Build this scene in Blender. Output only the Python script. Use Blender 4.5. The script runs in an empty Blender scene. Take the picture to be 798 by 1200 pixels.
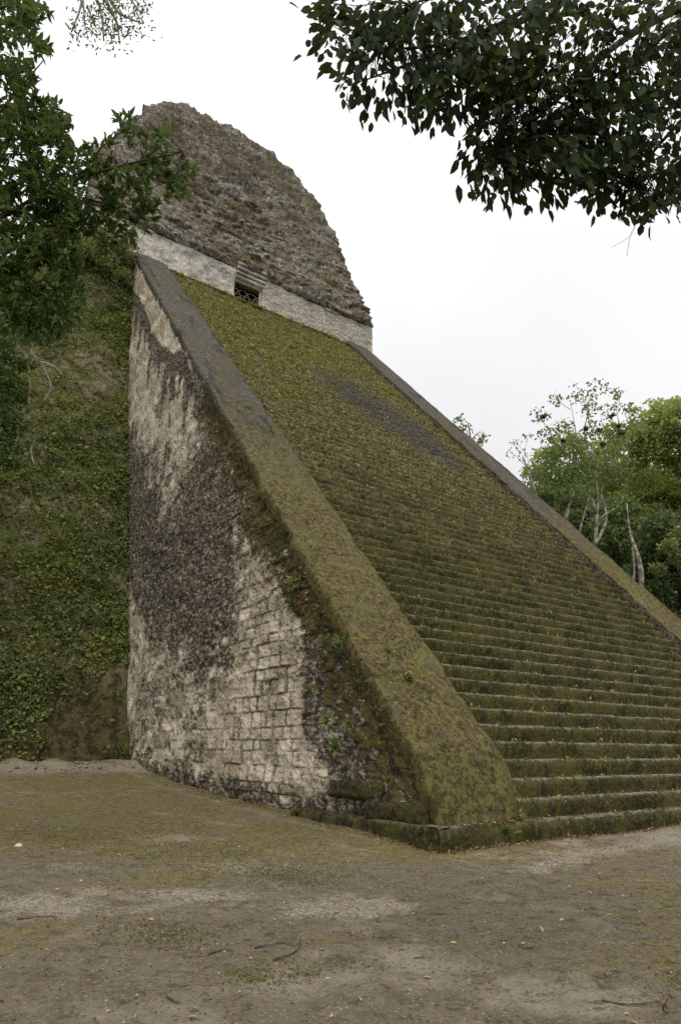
import bpy, math
import numpy as np
from mathutils import Matrix, Vector

SC = bpy.context.scene
COL = SC.collection
R = math.radians
rng = np.random.default_rng(7)

# ------------------------------------------------------------------ camera
F_PX, PITCH, ROLL, YAW = 772.58, 0.34172, 0.00853, 0.61134      # focal length in pixels of a 798 x 1200 frame
CAM = np.array([-9.3646, -9.7287, 1.7566])
_cp, _sp, _cy, _sy = math.cos(PITCH), math.sin(PITCH), math.cos(YAW), math.sin(YAW)
FWD = np.array([_sy*_cp, _cy*_cp, _sp])
_r = np.array([_cy, -_sy, 0.0]); _u = np.cross(_r, FWD)
RGT = math.cos(ROLL)*_r + math.sin(ROLL)*_u
UPV = -math.sin(ROLL)*_r + math.cos(ROLL)*_u
cd = bpy.data.cameras.new('camera')
cd.sensor_fit = 'VERTICAL'; cd.sensor_height = 36.0; cd.lens = 36.0*F_PX/1200
cd.clip_start = 0.05; cd.clip_end = 3000
cam = bpy.data.objects.new('camera', cd); COL.objects.link(cam)
cam.matrix_world = Matrix(((RGT[0], UPV[0], -FWD[0], CAM[0]), (RGT[1], UPV[1], -FWD[1], CAM[1]),
                           (RGT[2], UPV[2], -FWD[2], CAM[2]), (0, 0, 0, 1)))
SC.camera = cam

# ------------------------------------------------------------------ world, sun, exposure
SUN_EL, SUN_AZ = R(57), R(214)       # high, from behind the camera's left; azimuth clockwise from +Y
wd = bpy.data.worlds.new('World'); SC.world = wd; wd.use_nodes = True
wn = wd.node_tree; wn.nodes.clear()
out = wn.nodes.new('ShaderNodeOutputWorld'); bgn = wn.nodes.new('ShaderNodeBackground')
sky = wn.nodes.new('ShaderNodeTexSky'); sky.sky_type = 'NISHITA'; sky.sun_disc = False
sky.sun_elevation = SUN_EL; sky.sun_rotation = SUN_AZ
# a closed layer of cloud in front of the blue: brightest high up on the sun's side, greyer low down
tc = wn.nodes.new('ShaderNodeTexCoord')
nz = wn.nodes.new('ShaderNodeTexNoise'); nz.inputs['Scale'].default_value = 2.2; nz.inputs['Detail'].default_value = 5
nz.inputs['Roughness'].default_value = .45
wn.links.new(tc.outputs['Generated'], nz.inputs['Vector'])
sunv = Vector((math.sin(SUN_AZ)*math.cos(SUN_EL), math.cos(SUN_AZ)*math.cos(SUN_EL), math.sin(SUN_EL)))
dot = wn.nodes.new('ShaderNodeVectorMath'); dot.operation = 'DOT_PRODUCT'
wn.links.new(tc.outputs['Generated'], dot.inputs[0]); dot.inputs[1].default_value = sunv
mr = wn.nodes.new('ShaderNodeMapRange'); mr.inputs['From Min'].default_value = -.35; mr.inputs['From Max'].default_value = .9
mr.inputs['To Min'].default_value = 7.4; mr.inputs['To Max'].default_value = 12.0
wn.links.new(dot.outputs['Value'], mr.inputs['Value'])
mn = wn.nodes.new('ShaderNodeMapRange'); mn.inputs['From Min'].default_value = .3; mn.inputs['From Max'].default_value = .7
mn.inputs['To Min'].default_value = .93; mn.inputs['To Max'].default_value = 1.05
wn.links.new(nz.outputs['Fac'], mn.inputs['Value'])
mu = wn.nodes.new('ShaderNodeMath'); mu.operation = 'MULTIPLY'
wn.links.new(mr.outputs['Result'], mu.inputs[0]); wn.links.new(mn.outputs['Result'], mu.inputs[1])
vm = wn.nodes.new('ShaderNodeVectorMath'); vm.operation = 'SCALE'; vm.inputs[0].default_value = (1.0, 1.0, 1.012)
wn.links.new(mu.outputs[0], vm.inputs['Scale'])
mx = wn.nodes.new('ShaderNodeMix'); mx.data_type = 'RGBA'; mx.inputs[0].default_value = .94
wn.links.new(sky.outputs[0], mx.inputs[6]); wn.links.new(vm.outputs[0], mx.inputs[7])
wn.links.new(mx.outputs[2], bgn.inputs['Color']); bgn.inputs['Strength'].default_value = .10
wn.links.new(bgn.outputs[0], out.inputs['Surface'])
sd = bpy.data.lights.new('sun', 'SUN'); sd.energy = 1.5; sd.angle = R(25); sd.color = (1, .965, .91)
sun = bpy.data.objects.new('sun', sd); COL.objects.link(sun)
sun.rotation_euler = sunv.to_track_quat('Z', 'Y').to_euler()
VS = SC.view_settings
VS.view_transform = 'Standard'; VS.look = 'None'; VS.gamma = 1; VS.exposure = 0.25; VS.use_curve_mapping = False
SC.cycles.use_denoising = False; SC.cycles.max_bounces = 6; SC.cycles.diffuse_bounces = 3; SC.cycles.transparent_max_bounces = 8

# ------------------------------------------------------------------ numpy noise
def _hash(ix, iy, iz, s):
    h = (ix.astype(np.int64)*374761393 + iy.astype(np.int64)*668265263 + iz.astype(np.int64)*2147483647 + s*1274126177) & 0xFFFFFFFF
    h = ((h ^ (h >> 13))*1274126177) & 0xFFFFFFFF
    return ((h ^ (h >> 16)) & 0xFFFFFF)/float(0xFFFFFF)
def vnoise(P, s=0):
    P = np.asarray(P, float); i = np.floor(P).astype(np.int64); f = P - i; f = f*f*(3-2*f)
    r = 0
    for a in (0, 1):
        for b in (0, 1):
            for c in (0, 1):
                w = (f[:, 0] if a else 1-f[:, 0])*(f[:, 1] if b else 1-f[:, 1])*(f[:, 2] if c else 1-f[:, 2])
                r = r + w*_hash(i[:, 0]+a, i[:, 1]+b, i[:, 2]+c, s)
    return r*2-1
def fbm(P, octv=4, s=0, gain=.5):
    P = np.asarray(P, float); r = 0; a = 1; t = 0
    for k in range(octv):
        r = r + a*vnoise(P*(2.03**k)+k*7.3, s+k); t += a; a *= gain
    return r/t
def sstep(a, b, x):
    t = np.clip((x-a)/(b-a), 0, 1); return t*t*(3-2*t)
def poly_sd(Q, poly):
    """signed distance of points Q (n,2) to a polygon, positive inside"""
    Q = np.asarray(Q, float); n = len(poly); d = np.full(len(Q), 1e9); ins = np.zeros(len(Q), bool)
    for k in range(n):
        a = np.array(poly[k], float); b = np.array(poly[(k+1) % n], float); e = b-a
        t = np.clip(((Q-a)@e)/(e@e+1e-12), 0, 1)
        d = np.minimum(d, np.linalg.norm(Q-a-t[:, None]*e, axis=1))
        c = ((a[1] > Q[:, 1]) != (b[1] > Q[:, 1]))
        with np.errstate(divide='ignore', invalid='ignore'):
            xi = (b[0]-a[0])*(Q[:, 1]-a[1])/(b[1]-a[1])+a[0]
        ins ^= c & (Q[:, 0] < xi)
    return np.where(ins, d, -d)

# ------------------------------------------------------------------ objects
def empty(name, loc=(0, 0, 0), label=None, cat=None, group=None):
    o = bpy.data.objects.new(name, None); COL.objects.link(o); o.location = loc; o.empty_display_size = .2
    tag(o, label, cat, group); return o
def tag(o, label=None, cat=None, group=None, kind=None):
    if label: o['label'] = label
    if cat: o['category'] = cat
    if group: o['group'] = group
    if kind: o['kind'] = kind
    return o
def world_loc(o):
    v = Vector((0, 0, 0))
    while o is not None: v += o.location; o = o.parent
    return np.array(v)
def mesh(name, V, Fc, mat, parent=None, attrs=None, smooth=True, mats=None, fmat=None):
    """V: world coordinates; Fc: (n,k) array or list of faces"""
    V = np.asarray(V, float)
    if parent is not None: V = V - world_loc(parent)
    me = bpy.data.meshes.new(name)
    if isinstance(Fc, np.ndarray):
        n, k = Fc.shape
        me.vertices.add(len(V)); me.vertices.foreach_set('co', V.astype(np.float32).ravel())
        me.loops.add(n*k); me.loops.foreach_set('vertex_index', Fc.astype(np.int32).ravel())
        me.polygons.add(n); me.polygons.foreach_set('loop_start', np.arange(0, n*k, k, dtype=np.int32))
        me.polygons.foreach_set('loop_total', np.full(n, k, np.int32))
        me.update(calc_edges=True)
    else:
        me.from_pydata([tuple(v) for v in V], [], [tuple(f) for f in Fc])
    if smooth:
        me.polygons.foreach_set('use_smooth', np.ones(len(me.polygons), bool))
    for k, a in (attrs or {}).items():
        at_ = me.attributes.new(k, 'FLOAT', 'POINT'); at_.data.foreach_set('value', np.asarray(a, np.float32))
    for m in (mats or [mat]): me.materials.append(m)
    if fmat is not None: me.polygons.foreach_set('material_index', np.asarray(fmat, np.int32))
    me.validate()
    o = bpy.data.objects.new(name, me); COL.objects.link(o)
    if parent is not None: o.parent = parent
    return o
def grid_faces(nu, nv, off=0, flip=False):
    i = np.arange(nu-1)[:, None]*nv + np.arange(nv-1)[None, :]
    f = np.stack([i, i+nv, i+nv+1, i+1], -1).reshape(-1, 4)+off
    return f[:, ::-1].copy() if flip else f
class Geo:
    """collects quads / triangles (triangles as degenerate-free tri list) into one mesh"""
    def __init__(s): s.V = []; s.F = []; s.n = 0
    def add(s, V, F):
        V = np.asarray(V, float); s.V.append(V)
        s.F += [tuple(int(a)+s.n for a in f) for f in F]; s.n += len(V)
    def box(s, lo, hi, jit=0, seg=None, seed=0):
        """box, optionally subdivided and roughened"""
        lo = np.array(lo, float); hi = np.array(hi, float)
        if seg is None:
            c = [(x, y, z) for x in (0, 1) for y in (0, 1) for z in (0, 1)]
            s.add(lo+(hi-lo)*np.array(c), [(0, 1, 3, 2), (4, 6, 7, 5), (0, 4, 5, 1), (2, 3, 7, 6), (0, 2, 6, 4), (1, 5, 7, 3)])
            return
        n = np.maximum(1, np.ceil((hi-lo)/seg).astype(int)); idx = {}; V = []; F = []
        def vid(i, j, k):
            if (i, j, k) not in idx: idx[(i, j, k)] = len(V); V.append(lo+(hi-lo)*np.array([i/n[0], j/n[1], k/n[2]]))
            return idx[(i, j, k)]
        for ax in range(3):
            a, b = [(1, 2), (2, 0), (0, 1)][ax]
            for side in (0, n[ax]):
                for p in range(n[a]):
                    for q in range(n[b]):
                        def cc(pp, qq):
                            t = [0, 0, 0]; t[ax] = side; t[a] = pp; t[b] = qq; return vid(*t)
                        f = (cc(p, q), cc(p+1, q), cc(p+1, q+1), cc(p, q+1))
                        F.append(f if side else f[::-1])
        V = np.array(V); m = (lo+hi)/2
        if jit:
            inner = np.clip(np.abs(V-m)/((hi-lo)/2+1e-9), 0, 1)
            cnt = (inner > .999).sum(1)
            V = V - np.sign(V-m)*(inner > .999)*(np.where(cnt >= 2, .6*jit, 0))[:, None]
            V = V + jit*np.stack([fbm(V*3.1, 3, seed+q) for q in (1, 11, 21)], 1)
        s.add(V, F)
    def tube(s, pts, rad, sides=7, rough=0, seed=0):
        pts = np.asarray(pts, float); n = len(pts); rad = np.broadcast_to(np.asarray(rad, float), (n,))
        T = np.gradient(pts, axis=0); T /= np.linalg.norm(T, axis=1)[:, None]+1e-9
        ref = np.array([.3, .2, 1.0]) if abs(T[0][2]) < .8 else np.array([1.0, .2, .1])
        ring = []
        for k in range(n):
            a = np.cross(T[k], ref); a /= np.linalg.norm(a)+1e-9; b = np.cross(T[k], a)
            th = np.arange(sides)*2*math.pi/sides
            rr = rad[k]*(1+rough*fbm(np.stack([np.cos(th)*1.3+seed, np.sin(th)*1.3, np.full(sides, k*.35)], 1), 2, seed)) if rough else rad[k]*np.ones(sides)
            ring.append(pts[k]+rr[:, None]*(np.cos(th)[:, None]*a+np.sin(th)[:, None]*b))
        V = np.concatenate(ring); F = []
        for k in range(n-1):
            for j in range(sides):
                j2 = (j+1) % sides; F.append((k*sides+j, k*sides+j2, (k+1)*sides+j2, (k+1)*sides+j))
        F.append(tuple(range(sides))[::-1]); F.append(tuple(range((n-1)*sides, n*sides)))
        s.add(V, F)
    def build(s, name, mat, parent=None, smooth=True):
        return mesh(name, np.concatenate(s.V), s.F, mat, parent, smooth=smooth)
def spline(P, n=12):
    P = np.asarray(P, float); Q = np.vstack([2*P[0]-P[1], P, 2*P[-1]-P[-2]]); r = []
    m = len(P)-1; per = max(2, n//m)
    for k in range(m):
        p0, p1, p2, p3 = Q[k:k+4]
        for t in np.linspace(0, 1, per, endpoint=False):
            r.append(.5*((2*p1)+(-p0+p2)*t+(2*p0-5*p1+4*p2-p3)*t*t+(-p0+3*p1-3*p2+p3)*t**3))
    r.append(P[-1]); return np.array(r)
def at(px, py, depth):
    """a point of the place seen at that pixel of the 798 x 1200 photograph, depth metres ahead"""
    return CAM + depth*(FWD + (px-399)/F_PX*RGT - (py-600)/F_PX*UPV)

# ------------------------------------------------------------------ materials
class M:
    def __init__(s, name, rough=.9, spec=.2):
        s.m = bpy.data.materials.new(name); s.m.use_nodes = True; s.t = s.m.node_tree; s.N = s.t.nodes
        s.b = s.N['Principled BSDF']; s.b.inputs['Roughness'].default_value = rough
        s.b.inputs['Specular IOR Level'].default_value = spec
        s.obj = s.N.new('ShaderNodeTexCoord').outputs['Object']
    def link(s, a, b): s.t.links.new(a, b)
    def inp(s, sock, v):
        if isinstance(v, bpy.types.NodeSocket): s.link(v, sock)
        else: sock.default_value = v
    def scale(s, vec, sc):
        n = s.N.new('ShaderNodeMapping'); s.link(vec, n.inputs['Vector']); n.inputs['Scale'].default_value = sc; return n.outputs[0]
    def noise(s, sc, det=6, ro=.6, vec=None, dist=0, color=False):
        n = s.N.new('ShaderNodeTexNoise'); n.inputs['Scale'].default_value = sc; n.inputs['Detail'].default_value = det
        n.inputs['Roughness'].default_value = ro; n.inputs['Distortion'].default_value = dist
        s.link(vec if vec is not None else s.obj, n.inputs['Vector'])
        if color: return n.outputs['Color']
        return s.math('MULTIPLY_ADD', n.outputs['Fac'], 1.75, -.375)
    def voro(s, sc, vec=None, feat='F1', out='Distance', rnd=1):
        n = s.N.new('ShaderNodeTexVoronoi'); n.feature = feat; n.inputs['Scale'].default_value = sc
        n.inputs['Randomness'].default_value = rnd
        s.link(vec if vec is not None else s.obj, n.inputs['Vector']); return n.outputs[out]
    def speck(s, col, sc, dark, lite, amt=.7, lo=.30, hi=.72):
        n = s.noise(sc, 3, .6)
        col = s.mix(s.math('MULTIPLY', s.step(n, lo+.03, lo-.09), amt), col, dark)
        return s.mix(s.math('MULTIPLY', s.step(n, hi-.02, hi+.09), amt), col, lite)
    def step(s, v, a, b, lo=0., hi=1.):
        n = s.N.new('ShaderNodeMapRange'); n.interpolation_type = 'SMOOTHSTEP'; s.inp(n.inputs['Value'], v)
        n.inputs['From Min'].default_value = a; n.inputs['From Max'].default_value = b
        n.inputs['To Min'].default_value = lo; n.inputs['To Max'].default_value = hi; return n.outputs['Result']
    def math(s, op, a, b=0., c=0.):
        n = s.N.new('ShaderNodeMath'); n.operation = op
        for k, v in enumerate((a, b, c)): s.inp(n.inputs[k], v)
        return n.outputs[0]
    def mix(s, f, a, b, mode='MIX'):
        n = s.N.new('ShaderNodeMix'); n.data_type = 'RGBA'; n.blend_type = mode; s.inp(n.inputs[0], f)
        for k, v in ((6, a), (7, b)):
            s.inp(n.inputs[k], v if isinstance(v, bpy.types.NodeSocket) else (*v, 1)) if not isinstance(v, bpy.types.NodeSocket) else s.link(v, n.inputs[k])
        return n.outputs[2]
    def attr(s, name):
        n = s.N.new('ShaderNodeAttribute'); n.attribute_name = name; return n.outputs['Fac']
    def xyz(s, vec=None):
        n = s.N.new('ShaderNodeSeparateXYZ'); s.link(vec if vec is not None else s.obj, n.inputs[0]); return n.outputs
    def comb(s, x, y, z=0.):
        n = s.N.new('ShaderNodeCombineXYZ')
        for k, v in enumerate((x, y, z)): s.inp(n.inputs[k], v)
        return n.outputs[0]
    def normal_z(s):
        return s.xyz(s.N.new('ShaderNodeNewGeometry').outputs['True Normal'])[2]
    def bump(s, h, strength=.5, dist=.05, prev=None):
        n = s.N.new('ShaderNodeBump'); n.inputs['Strength'].default_value = strength; n.inputs['Distance'].default_value = dist
        s.link(h, n.inputs['Height'])
        if prev is not None: s.link(prev, n.inputs['Normal'])
        return n.outputs[0]
    def done(s, col, nrm=None):
        s.inp(s.b.inputs['Base Color'], col if isinstance(col, bpy.types.NodeSocket) else (*col, 1))
        if nrm is not None: s.link(nrm, s.b.inputs['Normal'])
        return s.m
def grey(*c): return c

MAT = {}
def m_flat(name, col, rough=.8, var=.35, sc=6):
    m = M(name, rough); n = m.noise(sc, 5)
    a = tuple(c*(1-var) for c in col); b = tuple(min(1, c*(1+var)) for c in col)
    return m.done(m.mix(m.step(n, .3, .7), a, b), m.bump(m.noise(sc*5, 4), .4, .02))

# --- moss and dry patches shared by the steps and the balustrades
def m_steps():
    m = M('mossy_step', .95, .1)
    n1 = m.noise(1.1, 6, .62); n2 = m.noise(7, 6, .7); n3 = m.noise(28, 5, .7)
    nx = m.noise(1.0, 3, .6, m.scale(m.obj, (2.6, .6, .6)))
    moss = m.mix(m.step(n1, .36, .66), (.027, .025, .009), (.066, .064, .017))
    moss = m.mix(m.step(nx, .5, .85), moss, (.036, .030, .016))
    moss = m.mix(m.attr('blk'), moss, m.mix(.5, moss, (.085, .075, .030)))
    moss = m.mix(m.math('MULTIPLY', m.step(n2, .52, .70), .75), moss, (.100, .092, .026))
    moss = m.mix(m.step(n2, .38, .14), moss, (.016, .013, .008))
    moss = m.speck(moss, 16, (.012, .010, .006), (.19, .17, .10), .8)
    # upper flight: browner, more dry stems
    up = m.step(m.math('ADD', m.xyz()[2], m.math('MULTIPLY', n1, 10.)), 11, 22)
    dry = m.mix(m.step(n2, .30, .72), (.052, .043, .021), (.170, .143, .062))
    dry = m.speck(dry, 7, (.014, .011, .007), (.30, .26, .17), .9)
    moss = m.mix(m.math('MULTIPLY', up, .85), moss, dry)
    # grey bare flight near the top
    bare = m.mix(m.step(n2, .35, .7), (.040, .037, .031), (.105, .096, .078))
    moss = m.mix(m.math('MULTIPLY', m.step(m.math('ADD', m.attr('bare'), m.math('MULTIPLY', m.math('SUBTRACT', n2, .5), 1.0)), .40, .95), .85), moss, bare)
    # trodden treads: dust, litter
    tread = m.mix(m.step(n2, .30, .62), (.075, .064, .034), (.235, .212, .155))
    tread = m.mix(m.step(n3, .72, .88), tread, (.20, .10, .045))
    col = m.mix(m.math('MULTIPLY', m.attr('dust'), m.step(n2, .20, .55)), moss, tread)
    return m.done(col, m.bump(n3, .8, .007, m.bump(n2, .8, .03)))
MAT['step'] = m_steps()

def m_ledge():
    m = M('dark_mossy_foundation', .95, .1); n2 = m.noise(6, 6, .7); n1 = m.noise(1.5, 5, .6)
    c = m.mix(m.step(n2, .3, .7), (.022, .019, .012), (.070, .058, .024)); c = m.mix(m.step(n1, .55, .8), c, (.05, .05, .016))
    c = m.speck(c, 16, (.010, .009, .006), (.15, .13, .08), .8); return m.done(c, m.bump(n2, .9, .04))
MAT['ledge'] = m_ledge()
def m_coping():
    m = M('balustrade_plaster', .95, .12)
    n1 = m.noise(.9, 6, .6); n2 = m.noise(6, 6, .68); n3 = m.noise(30, 5, .7)
    z = m.xyz()[2]
    moss = m.mix(m.step(n2, .34, .62), (.056, .045, .022), (.122, .103, .036))
    moss = m.mix(m.step(n1, .52, .80), moss, (.118, .112, .036))
    moss = m.mix(m.step(m.noise(2.3, 5, .7), .54, .72), moss, (.085, .066, .040))
    moss = m.mix(m.step(n2, .36, .16), moss, (.030, .025, .014))
    moss = m.speck(moss, 14, (.030, .025, .013), (.25, .22, .11), .75)
    low = m.step(z, 2.1, 1.2)
    moss = m.mix(m.math('MULTIPLY', low, .65), moss, m.mix(m.step(n2, .36, .62), (.044, .036, .015), (.105, .094, .028)))
    gr = m.mix(m.step(n2, .32, .68), (.048, .044, .036), (.105, .095, .075))
    gr = m.speck(gr, 8, (.035, .032, .026), (.19, .17, .135), .7)
    gr = m.mix(m.step(m.noise(1.0, 5, .7, m.scale(m.obj, (1.2, .25, .25))), .55, .70), gr, (.036, .034, .030))
    gr = m.mix(m.math('MULTIPLY', m.step(m.noise(.45, 5, .65), .50, .66), .6), gr, (.080, .066, .032))
    t = m.step(m.math('ADD', z, m.math('MULTIPLY', m.math('SUBTRACT', n1, .5), 9.)), 9.5, 15.5)
    col = m.mix(t, moss, gr)
    ck = m.mix(m.step(n2, .3, .7), (.040, .033, .022), (.135, .115, .085))
    ck = m.speck(ck, 5, (.02, .017, .012), (.22, .195, .15), .9)
    col = m.mix(m.math('MULTIPLY', m.attr('cheek'), .9), col, ck)
    return m.done(col, m.bump(n3, .8, .008, m.bump(n2, .8, .035)))
MAT['coping'] = m_coping()

def m_wall(name, side=True):
    """stucco and cut limestone of the staircase flank, with algae and moss held in attributes"""
    m = M(name, .92, .15)
    X = m.xyz(); yz = m.comb(X[1], X[2])
    warp = m.noise(.8, 4, .6, color=True)
    nw = m.N.new('ShaderNodeVectorMath'); nw.operation = 'MULTIPLY_ADD'
    m.link(warp, nw.inputs[0]); nw.inputs[1].default_value = (1.1, .55, 0); m.link(yz, nw.inputs[2]); wv = nw.outputs[0]
    OBJ0 = m.obj; m.obj = m.scale(OBJ0, (1, .55, 1.15))          # grain lies along the courses
    n1 = m.noise(1.0, 6, .6); n2 = m.noise(5, 6, .68); n3 = m.noise(22, 5, .72)
    streak = m.noise(1.0, 5, .62, m.scale(OBJ0, (1, 2.2, .40)))
    chip = m.noise(4.0, 8, .78, m.scale(m.obj, (1, 1.2, .9)))
    base = m.mix(m.step(n1, .32, .68), (.37, .315, .23), (.62, .555, .43))
    base = m.mix(m.math('MULTIPLY', m.attr('tone'), .50), base, (.29, .225, .15))
    base = m.mix(m.math('MULTIPLY', m.step(n2, .55, .82), .75), base, (.19, .155, .11))
    base = m.mix(m.math('MULTIPLY', m.step(n3, .64, .86), .85), base, (.085, .07, .052))
    base = m.mix(m.math('MULTIPLY', m.step(n3, .30, .14), .5), base, (.62, .58, .49))
    joint = m.attr('joint')
    base = m.mix(m.math('MULTIPLY', joint, m.step(n2, .1, .6, .35, .95)), base, (.070, .056, .041))
    dk = m.math('ADD', m.attr('algae'), m.math('MULTIPLY', m.math('SUBTRACT', streak, .5), .22))
    dk = m.math('ADD', dk, m.math('MULTIPLY', m.math('SUBTRACT', chip, .5), 1.35))
    dk = m.math('ADD', dk, m.math('MULTIPLY', m.math('SUBTRACT', n3, .5), .30))
    dk = m.math('ADD', dk, m.math('MULTIPLY', m.math('SUBTRACT', m.attr('tone'), .5), .38))
    dkm = m.step(dk, .36, .74)
    alg = m.mix(m.step(n2, .32, .66), (.022, .018, .013), (.085, .070, .052))
    alg = m.speck(alg, 9, (.016, .013, .010), (.27, .23, .17), .9, .30, .57)
    base = m.speck(base, 13, (.075, .060, .044), (.66, .61, .50), .85)
    col = m.mix(m.math('MULTIPLY', dkm, .97), base, alg)
    ms = m.step(m.math('ADD', m.attr('moss'), m.math('MULTIPLY', m.math('SUBTRACT', n2, .5), 1.3)), .38, .66)
    mc = m.mix(m.step(n2, .36, .64), (.026, .021, .010), (.098, .078, .022))
    mc = m.mix(m.step(n1, .55, .80), mc, (.062, .060, .018))
    mc = m.speck(mc, 11, (.014, .012, .006), (.17, .145, .06), .8)
    col = m.mix(m.math('MULTIPLY', ms, .94), col, mc)
    h = m.math('SUBTRACT', m.math('MULTIPLY', n2, .7), m.math('MULTIPLY', joint, .8))
    return m.done(col, m.bump(n3, .9, .012, m.bump(h, .95, .055)))
MAT['flank'] = m_wall('flank_masonry')

def m_ground():
    m = M('ground_earth', .95, .15)
    n1 = m.noise(.55, 6, .6); n2 = m.noise(3.2, 8, .72); n3 = m.noise(19, 7, .75); n4 = m.noise(75, 4, .7)
    soil = m.mix(m.step(n2, .12, .88), (.082, .066, .042), (.175, .148, .103))
    soil = m.mix(m.step(n1, .55, .80), soil, (.225, .195, .145))
    soil = m.mix(m.math('MULTIPLY', m.step(n2, .66, .80), .75), soil, (.22, .19, .14))
    soil = m.mix(m.math('MULTIPLY', m.step(n2, .33, .18), .8), soil, (.058, .042, .024))
    soil = m.mix(m.math('MULTIPLY', m.step(n3, .58, .92), .6), soil, (.044, .034, .022))
    soil = m.mix(m.math('MULTIPLY', m.step(n3, .36, .14), .55), soil, (.25, .215, .165))
    soil = m.mix(m.math('MULTIPLY', m.step(n2, .50, .80), .65), soil, (.082, .066, .028))
    moss = m.mix(m.step(n3, .34, .64), (.070, .055, .017), (.175, .142, .040))
    moss = m.mix(m.step(n2, .56, .72), moss, (.080, .080, .022))
    moss = m.mix(m.math('MULTIPLY', m.step(n2, .40, .24), .8), moss, (.15, .128, .090))
    moss = m.mix(m.step(n3, .66, .86), moss, (.23, .195, .13))
    k = m.math('ADD', m.attr('moss'), m.math('MULTIPLY', m.math('SUBTRACT', n2, .5), 1.5))
    k = m.math('ADD', k, m.math('MULTIPLY', m.math('SUBTRACT', n3, .5), .9))
    col = m.mix(m.math('MULTIPLY', m.step(k, .35, .70), .88), soil, moss)
    pale = m.mix(m.step(n3, .36, .66), (.17, .143, .105), (.33, .29, .225))
    kp = m.math('ADD', m.attr('path'), m.math('MULTIPLY', m.math('SUBTRACT', n2, .5), .75))
    kp = m.math('ADD', kp, m.math('MULTIPLY', m.math('SUBTRACT', n3, .5), .8))
    col = m.mix(m.math('MULTIPLY', m.step(kp, .40, .85), .85), col, pale)
    col = m.mix(m.step(n4, .74, .92), col, (.31, .27, .20))
    col = m.mix(m.step(n4, .24, .08), col, (.032, .025, .017))
    col = m.speck(col, 9, (.050, .039, .022), (.21, .175, .115), .5, .28, .74)
    col = m.speck(col, 34, (.034, .026, .016), (.32, .28, .21), .75)
    col = m.speck(col, 5.5, (.036, .028, .017), (.19, .16, .115), .55)
    return m.done(col, m.bump(n4, .8, .003, m.bump(n3, .8, .014)))
MAT['ground'] = m_ground()

def m_slope():
    m = M('earth_slope', .95, .1)
    n1 = m.noise(.5, 6, .62); n2 = m.noise(3, 6, .68); n3 = m.noise(14, 6, .72)
    c = m.mix(m.step(n2, .34, .66), (.072, .058, .032), (.20, .162, .10))
    c = m.mix(m.step(n1, .48, .62), c, m.mix(m.step(n3, .35, .65), (.060, .066, .022), (.135, .142, .044)))
    c = m.speck(c, 6, (.018, .015, .009), (.24, .205, .145), .85)
    low = m.step(m.math('ADD', m.xyz()[2], m.math('MULTIPLY', n1, 3.)), 6.2, 5.0)
    lc = m.mix(m.step(n2, .36, .66), (.026, .021, .010), (.066, .052, .020))
    lc = m.speck(lc, 7, (.016, .013, .008), (.14, .115, .05), .8)
    c = m.mix(m.math('MULTIPLY', low, .85), c, lc)
    return m.done(c, m.bump(n3, .9, .02, m.bump(n2, .9, .08)))
MAT['slope'] = m_slope()

def m_comb():
    m = M('ruined_rubble', .95, .15)
    n1 = m.noise(.42, 6, .62); n2 = m.noise(1.9, 7, .72); n3 = m.noise(7, 6, .72); n4 = m.noise(.85, 5, .7)
    v = m.voro(2.6)
    st = m.mix(m.step(n2, .32, .66), (.085, .079, .066), (.29, .268, .225))
    st = m.mix(m.step(n3, .66, .88), st, (.52, .48, .41))
    st = m.mix(m.math('MULTIPLY', m.step(v, .28, .10), .5), st, (.36, .33, .28))
    st = m.mix(m.step(n3, .36, .16), st, (.020, .018, .015))
    dry = m.mix(m.step(n3, .34, .64), (.060, .046, .027), (.195, .145, .078))
    dry = m.mix(m.step(n4, .55, .78), dry, (.12, .118, .048))
    k = m.step(m.math('ADD', n1, m.math('MULTIPLY', m.math('SUBTRACT', n2, .5), .9)), .34, .70)
    st = m.speck(st, 3.4, (.022, .019, .015), (.50, .47, .40), .9, .34, .66)
    dry = m.speck(dry, 5, (.035, .022, .014), (.28, .20, .11), .9)
    c = m.mix(m.math('MULTIPLY', k, .85), st, dry)
    return m.done(c, m.bump(n3, 1.0, .05, m.bump(n2, 1.0, .16)))
MAT['rubble'] = m_comb()

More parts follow.
